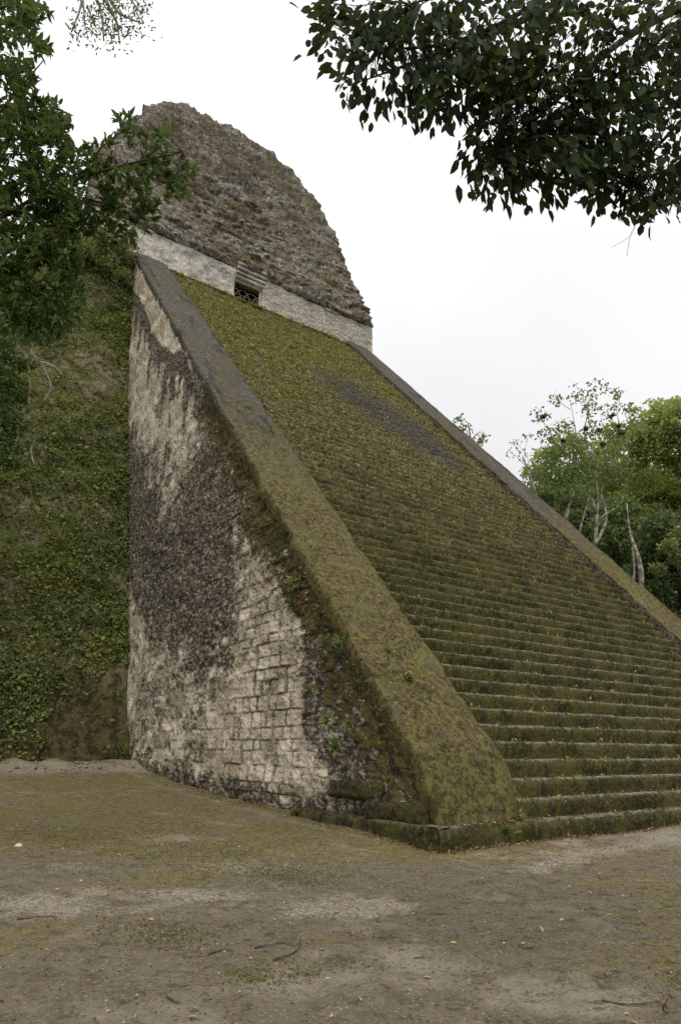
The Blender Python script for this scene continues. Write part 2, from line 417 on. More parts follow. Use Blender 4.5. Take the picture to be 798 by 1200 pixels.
def m_temple():
    m = M('whitewashed_limestone', .9, .15)
    X = m.xyz(); v = m.comb(X[0], X[2])
    n1 = m.noise(.7, 6, .62); n2 = m.noise(4, 6, .7); n3 = m.noise(14, 5, .7)
    lay = m.noise(1.0, 6, .7, m.scale(m.obj, (.9, 1, 4.5)))
    c = m.mix(m.step(n1, .32, .66), (.26, .245, .205), (.52, .49, .42))
    c = m.mix(m.math('MULTIPLY', m.step(lay, .55, .82), .9), c, (.15, .137, .115))
    c = m.mix(m.math('MULTIPLY', m.step(m.noise(1.1, 5, .7, m.scale(m.obj, (1.6, 1, .5))), .55, .78), .6), c, (.17, .155, .13))
    c = m.mix(m.step(n2, .66, .86), c, (.11, .10, .085))
    br = m.N.new('ShaderNodeTexBrick'); m.link(v, br.inputs['Vector']); br.inputs['Scale'].default_value = 1; br.inputs['Brick Width'].default_value = .55; br.inputs['Row Height'].default_value = .24; br.inputs['Mortar Size'].default_value = .03
    br.inputs['Color1'].default_value = (0, 0, 0, 1); br.inputs['Color2'].default_value = (1, 1, 1, 1); br.inputs['Mortar'].default_value = (.5, .5, .5, 1)
    bare = m.step(m.math('ADD', m.step(X[0], 8.5, 11.5, -.1, .42), n1), .45, .95)
    c = m.mix(m.math('MULTIPLY', bare, .75), c, m.mix(br.outputs['Color'], (.19, .172, .138), (.42, .385, .31)))
    c = m.mix(m.math('MULTIPLY', m.math('MULTIPLY', br.outputs['Fac'], m.step(n2, .3, .6)), m.math('MULTIPLY_ADD', bare, .6, .25)), c, (.09, .082, .068))
    c = m.speck(c, 6, (.10, .092, .075), (.66, .63, .56), .85)
    c = m.mix(m.math('MULTIPLY', m.step(n3, .60, .84), .6), c, (.20, .185, .155))
    return m.done(c, m.bump(n2, .8, .04, m.bump(lay, .8, .05)))
MAT['temple'] = m_temple()

def m_leaf(name, a, b, trans=.3, rough=.45, yellow=None, spec=.35, tint=(.20, .25, .07)):
    m = M(name, rough, spec); v = m.attr('v')
    c = m.mix(v, a, b)
    if yellow: c = m.mix(m.step(v, .955, .985), c, yellow)
    m.done(c)
    tr = m.N.new('ShaderNodeBsdfTranslucent'); m.link(m.mix(.5, c, tint), tr.inputs['Color'])
    mx_ = m.N.new('ShaderNodeMixShader'); mx_.inputs[0].default_value = trans
    m.link(m.b.outputs[0], mx_.inputs[1]); m.link(tr.outputs[0], mx_.inputs[2])
    m.link(mx_.outputs[0], m.N['Material Output'].inputs['Surface'])
    return m.m
MAT['leaf_dark'] = m_leaf('overhanging_leaf', (.008, .017, .006), (.028, .046, .013), .22, .65, spec=.12)
MAT['leaf_left'] = m_leaf('lobed_leaf', (.024, .052, .013), (.100, .160, .036), .3, .55, spec=.2)
MAT['leaf_pale'] = m_leaf('pale_leaf', (.075, .085, .040), (.16, .17, .08), .35)
MAT['leaf_lime'] = m_leaf('lime_leaf', (.19, .235, .062), (.42, .47, .14), .5, .6, spec=.15, tint=(.42, .48, .14), yellow=(.34, .22, .07))
MAT['leaf_forest'] = m_leaf('forest_leaf', (.09, .135, .048), (.23, .29, .10), .45, .6, spec=.2, tint=(.28, .36, .12))
MAT['leaf_deep'] = m_leaf('deep_forest_leaf', (.050, .086, .034), (.155, .215, .075), .42, .6, spec=.2, tint=(.20, .28, .09))
MAT['leaf_bush'] = m_leaf('bush_leaf', (.10, .115, .034), (.27, .29, .085), .35)
MAT['leaf_cover'] = m_leaf('cover_leaf', (.082, .118, .036), (.29, .36, .105), .42, .6, yellow=(.30, .27, .06), spec=.2)
MAT['weed'] = m_leaf('weed_leaf', (.11, .10, .028), (.44, .42, .11), .32, .6, yellow=(.40, .33, .10), spec=.2)
MAT['grass'] = m_leaf('grass_blade', (.065, .085, .022), (.18, .21, .055), .3, .6)
MAT['litter'] = m_leaf('fallen_leaf_tissue', (.075, .035, .018), (.26, .15, .075), .1, .8, yellow=(.42, .36, .20), spec=.15)
MAT['yellow'] = m_leaf('yellow_leaf_tissue', (.25, .19, .045), (.50, .42, .13), .15, .6, spec=.2)
MAT['bark'] = m_flat('dark_bark', (.055, .045, .034), .9, .5, 5)
MAT['palebark'] = m_flat('pale_bark', (.34, .31, .26), .9, .55, 2.5)
MAT['dead'] = m_flat('bleached_wood', (.27, .245, .205), .9, .25, 6)
MAT['twig'] = m_flat('twig_wood', (.09, .065, .045), .9, .4, 9)
MAT['stone'] = m_flat('field_stone', (.21, .185, .145), .9, .45, 8)
MAT['whitestone'] = m_flat('white_stone', (.45, .42, .37), .9, .25, 8)
MAT['redstone'] = m_flat('brownish_stone', (.24, .17, .11), .9, .4, 8)
MAT['nest'] = m_flat('dry_bromeliad', (.10, .055, .030), .9, .5, 6)
MAT['iron'] = m_flat('rusty_gate_iron', (.16, .135, .11), .7, .3, 20)
MAT['wood'] = m_flat('weathered_timber', (.40, .36, .29), .85, .3, 10)
MAT['dim'] = m_flat('shade_toned_plaster', (.06, .05, .042), .95, .3, 3)  # the unlit room's shade is put into this dark plaster colour
MAT['orange'] = m_flat('orange_lichen', (.50, .22, .05), .9, .3, 6)
MAT['red'] = m_flat('red_petal', (.45, .03, .02), .6, .2, 9)

# ------------------------------------------------------------------ ground
def ground_z(x, y):
    x = np.asarray(x, float); y = np.asarray(y, float)
    a = np.interp(y, [-40, -8, 0, 4, 8, 10, 13.7, 18, 30, 90], [-.3, -.06, 0, .15, .27, .37, .58, 1.08, 1.3, 1.3])
    return a
def axis(parts):
    r = []
    for a, b, d in parts: r += list(np.arange(a, b, d))
    r.append(parts[-1][1]); return np.array(r)
gx = axis([(-420, -60, 24), (-60, -16, 2), (-16, -11, .35), (-11, 3.2, .075), (3.2, 15, .22), (15, 60, 2.5), (60, 420, 24)])
gy = axis([(-420, -60, 24), (-60, -10, 2.5), (-10, 0.4, .075), (.4, 7, .13), (7, 19.5, .22), (19.5, 60, 3), (60, 420, 24)])
GX, GY = np.meshgrid(gx, gy, indexing='ij'); gp = np.stack([GX.ravel(), GY.ravel(), np.zeros(GX.size)], 1)
near = np.exp(-(np.maximum(0, np.hypot(gp[:, 0]+3, gp[:, 1]-2)-22)/20)**2)
gz = ground_z(gp[:, 0], gp[:, 1]) + near*(.045*fbm(gp*.7, 3, 3)+.028*fbm(gp*2.6, 3, 5)+.016*fbm(gp*7, 2, 9))
# rubble mound at the foot of the slope
foot = np.exp(-((gp[:, 1]-17.6)/1.3)**2)*(gp[:, 0] < .3)
gz += foot*(.10+.16*fbm(gp*1.4, 3, 31))
gp[:, 2] = gz
def pl_dist(P, line):
    d = np.full(len(P), 1e9)
    for a, b in zip(line[:-1], line[1:]):
        a = np.array(a, float); b = np.array(b, float); e = b-a
        t = np.clip(((P[:, :2]-a)@e)/(e@e), 0, 1); d = np.minimum(d, np.linalg.norm(P[:, :2]-a-t[:, None]*e, axis=1))
    return d
wob = .35*fbm(gp*.8, 4, 13)
path = .72*np.exp(-((pl_dist(gp, [(-12, 2.2), (-8.6, .55), (-6.9, -.55), (-5.2, -1.75), (-3.9, -2.6)])+wob*1.6)/.70)**2)*(1+.8*fbm(gp*1.1, 3, 45))
path = np.maximum(path, .72*np.exp(-((pl_dist(gp, [(-.2, -1.9), (1.6, -1.5), (4.5, -1.4), (9, -1.3)])+wob)/.75)**2))
path = np.maximum(path, .8*np.exp(-((gp[:, 1]-16.6+wob*2)/1.5)**2)*(gp[:, 0] < .5))
path = np.maximum(path, .55*np.exp(-((gp[:, 0]+.8+wob)/.35)**2)*((gp[:, 1] > 1) & (gp[:, 1] < 16)))
path = np.maximum(path, .6*sstep(2.0, 4.5, gp[:, 0])*sstep(-4, -2.2, gp[:, 1]))
moss = .62*sstep(-1.6, 2.6, gp[:, 1]+wob*4.5+.75*(gp[:, 0]+4.6)*.7)*(gp[:, 0] < 2)*(1+.5*fbm(gp*.9, 3, 44))
moss = np.maximum(moss, .52*sstep(-.1, .30, fbm(gp*.55, 4, 41)+.25*fbm(gp*1.7, 3, 46)))
mesh('ground', gp, grid_faces(len(gx), len(gy)), MAT['ground'], attrs={'path': path, 'moss': moss})
tag(bpy.data.objects['ground'], kind='structure')

# ------------------------------------------------------------------ the pyramid
PYR = empty('stepped_pyramid', (0, 0, 0), 'tall grey and mossy stone pyramid with one broad steep stairway and a ruined crest', 'pyramid')
WB, WS = 2.326, 15.605; XI = WB+WS; XR = XI+WB
YB, ZB, TN = .712, 1.597, math.tan(.85732)
YTOP, ZTOP = 28.5, 33.70
def top_z(y): return np.where(np.asarray(y) < YB, .37+(np.asarray(y)-.116)*(ZB-.37)/(YB-.116), ZB+(np.asarray(y)-YB)*TN)
BODY_Z = [-2, 1.1, 2.5, 8.26, 18.67, 25.7, 30.5, 33.3, 33.9]
BODY_Y = [17.0, 18.07, 18.88, 20.92, 24.6, 26.95, 28.0, 28.35, 28.7]
def body_y(z): return np.interp(z, BODY_Z, BODY_Y)

# --- terraced body under its earth slope
zs = axis([(-1, 8, .3), (8, 33.3, .4)]); nx = 46
rows = []
for z in zs:
    t = (z+1)/34.3; hip = -17*(1-t)-5.5*t
    u = np.linspace(0, 1, nx)**.6; xs = hip+(-.02-hip)*u
    rows.append(np.stack([xs, np.full(nx, body_y(z)), np.full(nx, z)], 1))
Vs = np.concatenate(rows)
d = .55*fbm(Vs*.28, 4, 21)+.22*fbm(Vs*1.1, 4, 22)
d = d*np.clip(-Vs[:, 0]/1.2, .12, 1); rough_low = (Vs[:, 2] < 4.4)
d = np.where(rough_low, d*.35-.12*np.sin(Vs[:, 2]*2.1), d)
Vs[:, 1] -= d
g = Geo(); g.add(Vs, grid_faces(len(zs), nx, 0, True).tolist())
hb, ht = (-17, 37.3, 62), (-5.5, 25.8, 52)
def flank(P0, P1, P2, P3, n=14, s=5):
    u = np.linspace(0, 1, n); U, W_ = np.meshgrid(u, u, indexing='ij'); U = U.ravel()[:, None]; W_ = W_.ravel()[:, None]
    V = (np.array(P0)*(1-U)+np.array(P1)*U)*(1-W_)+(np.array(P3)*(1-U)+np.array(P2)*U)*W_
    g.add(V+.0*V, grid_faces(n, n).tolist())
yb0, yt0 = float(body_y(-1)), float(body_y(33.3))
flank((-17, 62, -1), (-17, yb0, -1), (-5.5, yt0, 33.3), (-5.5, 52, 33.3))
flank((XR, yb0, -1), (24.0, yb0, -1), (XR+.02, yt0, 33.3), (XR, yt0, 33.3))
flank((24.0, yb0, -1), (24.0, 62, -1), (XR+.02, 52, 33.3), (XR+.02, yt0, 33.3))
flank((24.0, 62, -1), (-17, 62, -1), (-5.5, 52, 33.3), (XR+.02, 52, 33.3))
flank((-5.5, yt0, 33.3), (XR+.02, yt0, 33.3), (XR+.02, 52, 33.3), (-5.5, 52, 33.3))
g.build('terraced_body', MAT['slope'], PYR)

# --- staircase: every step is a sub-part
STAIR = bpy.data.objects.new('staircase', None); COL.objects.link(STAIR); STAIR.parent = PYR
NST = 89; RIS = ZTOP/NST*.9985
bare_poly = [(9.0, 24.2), (13.2, 24.9), (16.9, 20.6), (16.4, 16.0), (14.2, 15.0), (11.6, 17.6), (8.8, 20.2)]
def nose_y(n):
    z = n*RIS; h = min(.46, .05+.03*max(0, n-2)) if n > 1 else 0
    return YB+(z+h-ZB)/TN if n > 4 else (n-1)*.285
for n in range(1, NST+1):
    z0, z1 = (n-1)*RIS, n*RIS; y0 = nose_y(n); y1 = nose_y(n+1)+.06 if n < NST else YTOP+.1
    dx = .10 if n < 22 else (.16 if n < 50 else .24)
    if y0 > YTOP-.22: break
    y1 = min(y1, YTOP+.5)
    if nose_y(n+1) > YTOP-.22: y1 = YTOP+.5
    xa, xb = (WB-.13, XI+.13) if n > 1 else (-.317, XR+.3)
    xs = np.linspace(xa, xb, int((xb-xa)/dx)+2)
    if n == 1: prof = [(y0+.02, -.25), (y0+.012, .06), (y0-.01, z1*.5), (y0, z1-.05), (y0+.05, z1), (y0+.16, z1+.004), (y0+.26, z1), (y1, z1)]
    else: prof = [(y0+.035, z0-.03), (y0+.02, z0+.09), (y0, z0+.20), (y0-.004, z1-.06), (y0+.022, z1-.012), (y0+.075, z1+.002), (y0+.19, z1), (y1, z1-.01)]
    prof = np.array(prof); k = len(prof)
    P = np.stack([np.repeat(xs, k), np.tile(prof[:, 0], len(xs)), np.tile(prof[:, 1], len(xs))], 1)
    wear = 1.0+1.6*sstep(14, 55, n)+1.2*sstep(60, 80, n)
    q = P.copy(); q[:, 1] *= 1.7
    edge = np.tile(np.array([.3, .6, .9, 1.3, 1.3, 1.0, .5, .2]), len(xs))
    blk = _hash(np.floor(P[:, 0]/.62+n*.37).astype(np.int64), np.full(len(P), n), np.zeros(len(P), np.int64), 3)-.5
    dy = (.032*fbm(q*1.5, 3, 50)+.022*fbm(q*6, 3, 51)+.02*blk)*edge*wear
    dz = (.018*fbm(q*1.3+9, 3, 52)+.020*fbm(q*6+4, 3, 53)+.016*blk)*edge*wear
    P[:, 1] += dy; P[:, 2] += dz
    bare = sstep(-1.6, 2.2, 1.1*fbm(P*.7, 3, 57)+poly_sd(np.stack([P[:, 0], P[:, 2]], 1), bare_poly))*1.0
    dust = np.tile(np.array([0, 0, 0, .1, .7, 1, 1, .7]), len(xs))*(1-.85*sstep(8, 24, n))
    fc = grid_faces(len(xs), k, 0, True)
    if n == 1:   # the left return of the plinth step
        e = prof.copy(); m2 = len(e)
        ys = np.linspace(0, 2.0, 14); zz = np.array([-.25, .1, .3, z1-.02, z1+.002])
        xo = np.array([0.0, 0, .01, .02, .30])
        E = np.stack([np.tile(xa+xo, 14), np.repeat(ys, 5), np.tile(zz, 14)], 1)
        E[:, :] += .03*np.stack([fbm(E*3, 3, 61), fbm(E*3, 3, 62), .6*fbm(E*3, 3, 63)], 1)
        off = len(P); P = np.vstack([P, E]); fc = np.vstack([fc, grid_faces(14, 5, off)])
        bare = np.r_[bare, np.zeros(70)]; dust = np.r_[dust, np.tile([0, 0, 0, .2, .5], 14)]
    bk = np.zeros(len(P)); bk[:len(blk)] = np.clip(blk+.5, 0, 1)**2
    mesh('step', P, fc, MAT['step'], STAIR, {'bare': bare, 'dust': dust, 'blk': bk})

# --- flank wall with its stains, in wall coordinates (y, z)
def flank_wall(x0, outward):
    ycols = axis([(.12, 3.6, .08), (3.6, 10, .028), (10, 11, .05), (11, 18, .09), (18, 28.35, .12)]); nr = 400; V = []
    for y in ycols:
        zt = float(top_z(y))-.17
        zb = -.25+float(ground_z(0, y)) if y < 18 else float(np.interp(y-.7, BODY_Y, BODY_Z))
        zt = max(zt, zb+.05)
        V.append(np.stack([np.full(nr, x0), np.full(nr, y), np.linspace(zb, zt, nr)], 1))
    V = np.concatenate(V); y, z = V[:, 1], V[:, 2]; Q = V[:, 1:]
    sl = (top_z(y)-z)/math.hypot(1, TN)                       # distance below the sloping edge
    wv = np.stack([y+.9*fbm(V*.9, 3, 71)+.25*fbm(V*4, 2, 72), z+1.1*fbm(V*.8+5, 3, 73)+.3*fbm(V*4+7, 2, 74)], 1)
    dark = sstep(-2.6, 2.2, 1.2*fbm(V*.9, 3, 70)+poly_sd(wv, [(25.6, 19.6), (18.3, 14.2), (16.6, 11.4), (14.6, 12.6), (13.2, 14.6), (10.2, 11.4), (6.6, 8.6), (6.3, 7.2), (8.0, 6.9), (8.5, 4.5), (9.4, 3.6), (11.5, 3.5), (14.9, 4.9), (19.0, 6.8), (22.2, 9.5)]))
    # jagged drip line under the pale coping band, streaks hanging from it
    drip = np.interp(y, [13, 15.1, 16.7, 18.8, 22.1, 24.6, 27.9, 28.7], [15.2, 17.3, 19.2, 20.6, 23.4, 27.0, 30.3, 31.2])
    drip = drip+.35*fbm(np.stack([y*1.6, 0*y, 0*y], 1), 3, 77)
    below = drip-z; ln = 1.8+5.0*np.clip(fbm(np.stack([y*2.6, 0*y, 0*y+3], 1), 3, 78)+.35, 0, 1)
    hang = sstep(-.10, .12, below)*(1-sstep(.25, 1, below/ln))*(y > 14.2)
    line = sstep(-.16, 0, below)*(1-sstep(.25, .6, below))*(y > 13.4)
    pale_col = np.exp(-((y-8.9)/1.1)**2)*(z < 9.5)*(z > .3)
    grp = sstep(2.9, .3, sl+.9*fbm(V*.7, 3, 81))*sstep(14.8, 12.4, y+.8*fbm(V*.6, 2, 82))
    edge_d = np.interp(z, [0, 1.3, 2.1, 4.7, 6.5, 9.4, 12, 15.1], [4.1, 4.2, 5.4, 5.5, 7.2, 10.3, 13.0, 14.8])
    right = sstep(.35, -.35, y-edge_d+.3*fbm(V*1.3, 3, 83))
    algae = np.maximum.reduce([.97*dark, 1.05*hang, 1.05*line, .78*right])
    algae = np.maximum(algae, .55*sstep(1.1, .2, sl+.5*fbm(V*1.1, 3, 85))*(y > 14.2)*sstep(20, 15, y))
    algae = np.maximum(algae, .56*sstep(5.0, 8.5, z+.9*fbm(V*.7, 3, 88))*(y < 14))
    algae = np.maximum(algae, .27+.17*sstep(9, 13, y)*sstep(9, 5, z)+.30*fbm(V*.55, 4, 84))
    algae += .16*fbm(np.stack([0*y, y*2.2, z*.35], 1), 3, 90)*sstep(6, 10, z)
    algae = np.where((sl < 1.7) & (y > 18) & (below < 0), .10, algae)
    algae = np.maximum(algae*(1-.55*pale_col*(1-right)), .80*sstep(.95, .22, z-ground_z(0, y)+.25*fbm(V*1.6, 2, 86))*(y < 17.5))
    mossv = np.maximum(.85*grp, .62*right*sstep(6, 1, z)*sstep(4.2, 1.8, y))
    mossv = np.maximum(mossv, .5*sstep(.35, .05, z-ground_z(0, y)))
    courses = np.clip(.9*np.exp(-((y-7.2+.25*(z-3))/2.3)**4)*sstep(11, 7.5, z), .34, 1)
    # relief: hollows, courses standing proud, loose stones
    rel = .07*fbm(V*.7, 4, 91)+.045*fbm(V*2.4, 3, 92)+.03*np.abs(fbm(V*7, 2, 93))
    # irregular ashlar: courses of uneven height, blocks of uneven width, joints truly recessed
    lr = np.random.default_rng(5); hz = np.concatenate([[-2], -2+np.cumsum(lr.uniform(.24, .44, 120))])
    zw = z+.05*fbm(V*.4, 3, 94)+.02*fbm(V*2.2, 2, 97); row = np.clip(np.searchsorted(hz, zw)-1, 0, len(hz)-2)
    dj = np.minimum(zw-hz[row], hz[row+1]-zw); tone = np.zeros(len(V)); proud = np.zeros(len(V)); yw = y+.03*fbm(V*2.4, 2, 98)
    for r_ in np.unique(row):
        mk = row == r_; e_ = np.cumsum(lr.uniform(.28, .80, 160))-lr.random(); ci = np.searchsorted(e_, yw[mk])
        lo_ = e_[np.clip(ci-1, 0, 159)]; hi_ = e_[np.clip(ci, 0, 159)]
        dj[mk] = np.minimum(dj[mk]*1.25, .40*np.minimum(np.abs(yw[mk]-lo_), np.abs(hi_-yw[mk])))
        tone[mk] = lr.random(200)[np.clip(ci, 0, 199)]; proud[mk] = lr.normal(size=200)[np.clip(ci, 0, 199)]
    lost = sstep(.12, .50, fbm(V*.75, 4, 99)+.25*fbm(V*3, 2, 100)-.35*courses+.12)          # faces fallen away to rubble
    vis = np.clip(courses+.35*sstep(-.2, .3, fbm(V*.5, 3, 96)), 0, 1)*(1-.75*lost)
    joint = (1-sstep(.004, .032, dj))*vis*(.55+.45*sstep(-.3, .2, fbm(V*1.8, 2, 79)))
    rel -= .020*joint; rel += .022*np.clip(proud, -1.5, 1.5)*vis
    rel += lost*(.06*fbm(V*4.2, 3, 89)-.05-.05*np.abs(fbm(V*2.3, 2, 87)))
    rel += .10*grp*fbm(V*2.0, 3, 95)
    pin = np.clip(np.minimum(sl/.25, (top_z(y)-z)/.25), 0, 1)
    rel = rel*pin+.06*(1-np.clip(y/1.2, 0, 1))*0
    V[:, 0] += outward*(1.25*rel-.03)
    o = mesh('flank_wall', V, grid_faces(len(ycols), nr, 0, outward > 0), MAT['flank'], PYR, {'algae': algae, 'moss': mossv, 'joint': joint, 'tone': tone})
    return o
FL = flank_wall(0.0, -1); flank_wall(XR, 1)
# foundation courses stepping out at the foot of the left flank
def ledge(y0, y1, z0, z1, out_, s):
    gg = Geo(); gg.box((-out_, y0, z0), (.03, y1, z1), .06, .07, s)
    o = gg.build('foundation_course', MAT['ledge'], FL); return o
ledge(.55, 2.4, .30, .71, .20, 301); ledge(1.95, 3.9, .66, 1.05, .12, 302); ledge(1.7, 5.4, -.2, .36, .24, 303)

# --- balustrades (sloping copings)
def balustrade(x0, x1, inner_face):
    s = [(.116, .33)] + [(.116+(YB-.116)*t, .37+(ZB-.37)*t) for t in np.linspace(.02, 1, 12)]
    s += [(y, float(top_z(y))) for y in axis([(YB+.09, 8, .09), (8, 18, .14), (18, YTOP, .2)])]
    s = np.array(s); w = np.linspace(0, 1, 20)
    V = []
    for (y, z) in s:
        V.append(np.stack([x0+(x1-x0)*w, np.full(20, y), np.full(20, z)], 1))
    V = np.concatenate(V); q = V*np.array([1, 1, 1])
    hum = (.04+.06*sstep(1.5, 5, V[:, 1]))*fbm(q*.6, 3, 101)+.045*fbm(q*2.6, 3, 102)+.018*fbm(q*9, 2, 103)
    ed = np.minimum(np.tile(w, len(s)), 1-np.tile(w, len(s)))
    hum = hum*sstep(26, 10, V[:, 2])*1.0+hum*.35*sstep(10, 26, V[:, 2]) - .07*np.exp(-(ed/.085)**2)
    nrm = np.array([0, -.757, .654])
    V = V+hum[:, None]*nrm
    # ragged edges
    side = np.where(np.tile(w, len(s)) < .01, -1, np.where(np.tile(w, len(s)) > .99, 1, 0))
    V[:, 0] += side*(.05+.10*sstep(1, 4, V[:, 1])*fbm(V*.8, 3, 104)+.10*fbm(V*2.1, 3, 105))*sstep(30, 6, V[:, 2])
    top = grid_faces(len(s), 20, 0, True); n0 = len(V)
    parts = [V]; faces = [top]; ckv = [np.zeros(len(V))]
    # lip and inner cheek
    for sidecol, sg in ((0, -1), (19, 1)):
        e = V.reshape(len(s), 20, 3)[:, sidecol]
        deep = .75 if sg == inner_face else .22
        lay = []
        for kk, dd in enumerate((0, .05, .15, .3, deep) if deep > .5 else (0, .05, .14, .26, .40)):
            L = e.copy(); L[:, 1] += dd*.757*1.0; L[:, 2] -= dd*.654
            if deep > .5: L[:, 0] += (.09*fbm(L*1.5, 3, 110+kk)+.07*fbm(L*4, 2, 120+kk))*(kk > 0)
            else: L[:, 0] += sg*(.05*math.sin(kk/4*math.pi)-.05*kk/4)+.05*fbm(L*2.4, 3, 110+kk)*(kk > 0)
            lay.append(L)
        L = np.stack(lay, 1).reshape(-1, 3); ckv.append(np.tile([0, .7, 1, 1, 1] if deep > .5 else [0]*5, len(s)))
        parts.append(L); faces.append(grid_faces(len(s), 5, n0, sg < 0)); n0 += len(L)
    return mesh('balustrade', np.concatenate(parts), np.concatenate(faces), MAT['coping'], PYR, {'cheek': np.concatenate(ckv)})
balustrade(0.0, WB, 1); balustrade(XI, XR, -1)

# --- temple on top
TX0, TX1 = -3.3, 20.62; DX0, DX1 = 7.55, 9.95; DZ = 35.15; WZ = 35.95
TW = bpy.data.objects.new('temple_wall', None); COL.objects.link(TW); TW.parent = PYR
def rough_slab(name, x0, x1, z0, z1, y, thick, mat, parent, amp=.05, dx=.14, s=0, over=0):
    gg = Geo(); xs = np.linspace(x0, x1, max(3, int((x1-x0)/dx))); z_ = np.linspace(z0, z1, max(3, int((z1-z0)/dx)))
    X, Z = np.meshgrid(xs, z_, indexing='ij'); V = np.stack([X.ravel(), np.full(X.size, y), Z.ravel()], 1)
    r = amp*(fbm(V*1.2, 3, s)+.8*fbm(V*4.5, 3, s+1)); V[:, 1] += r; V[:, 2] += .5*amp*fbm(V*2.2, 3, s+2)*(np.abs(V[:, 2]-z1) < .01)
    n = len(V); nu, nv = len(xs), len(z_)
    gg.add(V, grid_faces(nu, nv).tolist())
    B = V.copy(); B[:, 1] = y+thick; gg.add(B, grid_faces(nu, nv, 0, True).tolist())
    i = np.arange(nu*nv).reshape(nu, nv); F = []
    for a in range(nu-1):
        F += [(i[a, 0], i[a, 0]+n, i[a+1, 0]+n, i[a+1, 0]), (i[a, -1], i[a+1, -1], i[a+1, -1]+n, i[a, -1]+n)]
    for b in range(nv-1):
        F += [(i[0, b], i[0, b+1], i[0, b+1]+n, i[0, b]+n), (i[-1, b], i[-1, b]+n, i[-1, b+1]+n, i[-1, b+1])]
    gg.F += [tuple(int(k) for k in f) for f in F]
    return gg.build(name, mat, parent)
def slab_sides():
    pass
rough_slab('front_wall', TX0, DX0, 32.6, WZ, YTOP, 1.1, MAT['temple'], TW, .09, .09, s=201)
rough_slab('front_wall', DX1, TX1, 32.6, WZ, YTOP, 1.1, MAT['temple'], TW, .09, .09, s=205)
rough_slab('lintel_wall', DX0, DX1, DZ, WZ, YTOP+.02, 1.05, MAT['temple'], TW, .03, s=209)
gg = Geo(); gg.box((TX1-.9, YTOP+1.1, 32.6), (TX1-.04, 38, WZ)); gg.box((TX0+.04, YTOP+1.1, 32.6), (TX0+.9, 38, WZ)); gg.box((TX0+.9, 37, 32.6), (TX1-.9, 37.95, WZ))
gg.build('side_wall', MAT['temple'], TW, False)
gg = Geo(); gg.box((DX0-.5, YTOP+2.4, 33.0), (DX1+.5, YTOP+2.6, WZ)); gg.box((DX0-.5, YTOP+1.1, 33.0), (DX0-.3, YTOP+2.4, WZ)); gg.box((DX1+.3, YTOP+1.1, 33.0), (DX1+.5, YTOP+2.4, WZ))
gg.box((DX0-.5, YTOP+1.1, WZ-.1), (DX1+.5, YTOP+2.6, WZ+.05))
gg.build('doorway_chamber', MAT['dim'], TW, False)
for k, (z0, z1, o_) in enumerate(((35.20, 35.42, .05), (35.50, 35.74, .16), (35.84, 36.10, .27), (36.2, 36.5, .34))):
    gg = Geo(); gg.box((DX0+.05, YTOP-o_, z0), (DX1+.15, YTOP+.4, z1), .04, .14, 400+k); gg.build('lintel_moulding', MAT['temple'], TW)
for (xa, xb, z0, z1, o_) in ((-.4, 1.5, 36.02, 36.32, .32), (-.2, 1.25, 36.42, 36.72, .42), (-1.9, 1.2, 35.70, 35.92, .14), (16.6, 18.2, 36.05, 36.40, .36), (15.6, 17.0, 35.66, 35.9, .12)):
    gg = Geo(); gg.box((xa, YTOP-o_, z0), (xb, YTOP+.5, z1), .05, .16, int(400+xa*7)); gg.build('cornice_moulding', MAT['temple'], TW)
# gate: timber posts, beam, crossed iron hoops
gg = Geo(); gg.box((DX1-.16, YTOP+.25, 33.2), (DX1-.02, YTOP+.42, DZ-.02)); gg.build('gate_post', MAT['wood'], TW, False)
gg = Geo(); gg.box((DX1-.09, YTOP+.235, 33.9), (DX1-.03, YTOP+.249, 34.6)); gg.build('orange_stain', MAT['orange'], TW, False)
gg = Geo(); gg.box((DX0+.02, YTOP+.2, DZ-.14), (DX1-.02, YTOP+.4, DZ-.02)); gg.build('gate_beam', MAT['wood'], TW, False)
gg = Geo()
for c in (8.0, 8.75, 9.5):
    for sgn in (-1, 1):
        th = np.linspace(0, math.pi*.5, 12)
        gg.tube(np.stack([c+sgn*.62*(1-np.cos(th))-.3*sgn, np.full(12, YTOP+.3+.02*sgn), 33.25+1.15*np.sin(th)], 1), .028, 6)
gg.tube([(DX0+.05, YTOP+.3, 33.95), (DX1-.15, YTOP+.3, 33.95)], .025, 6); gg.build('gate_grille', MAT['iron'], TW)

# ruined roof and crest: rings of a blunt, tapering mass
LV = np.array([  # z, xl, xr, yfront, yback
    (35.93, -3.35, 20.72, 28.42, 38.0), (36.25, -3.5, 20.85, 28.16, 38.0), (36.9, -3.45, 20.85, 28.25, 38), (38.5, -3.4, 20.85, 28.95, 38), (40.5, -3.3, 20.85, 29.9, 38),
    (42.3, -3.1, 20.5, 30.8, 38), (43.4, -2.9, 20.1, 31.45, 38), (43.8, -2.9, 20.95, 31.9, 38), (45.6, -2.5, 20.95, 32.35, 38), (47.0, -1.9, 20.6, 32.7, 38),
    (49.0, -1.2, 20.0, 33.0, 37.8), (51.0, -.2, 18.95, 33.2, 37.6), (52.7, .6, 17.7, 33.4, 37.4), (54.2, 1.7, 16.4, 33.5, 37.2), (55.2, 2.7, 14.9, 33.6, 37.0),
    (55.9, 3.4, 12.8, 33.9, 36.6), (56.15, 5.0, 10.8, 34.6, 36.0)])
zz = axis([(35.93, 56.1, .17)]); per = []
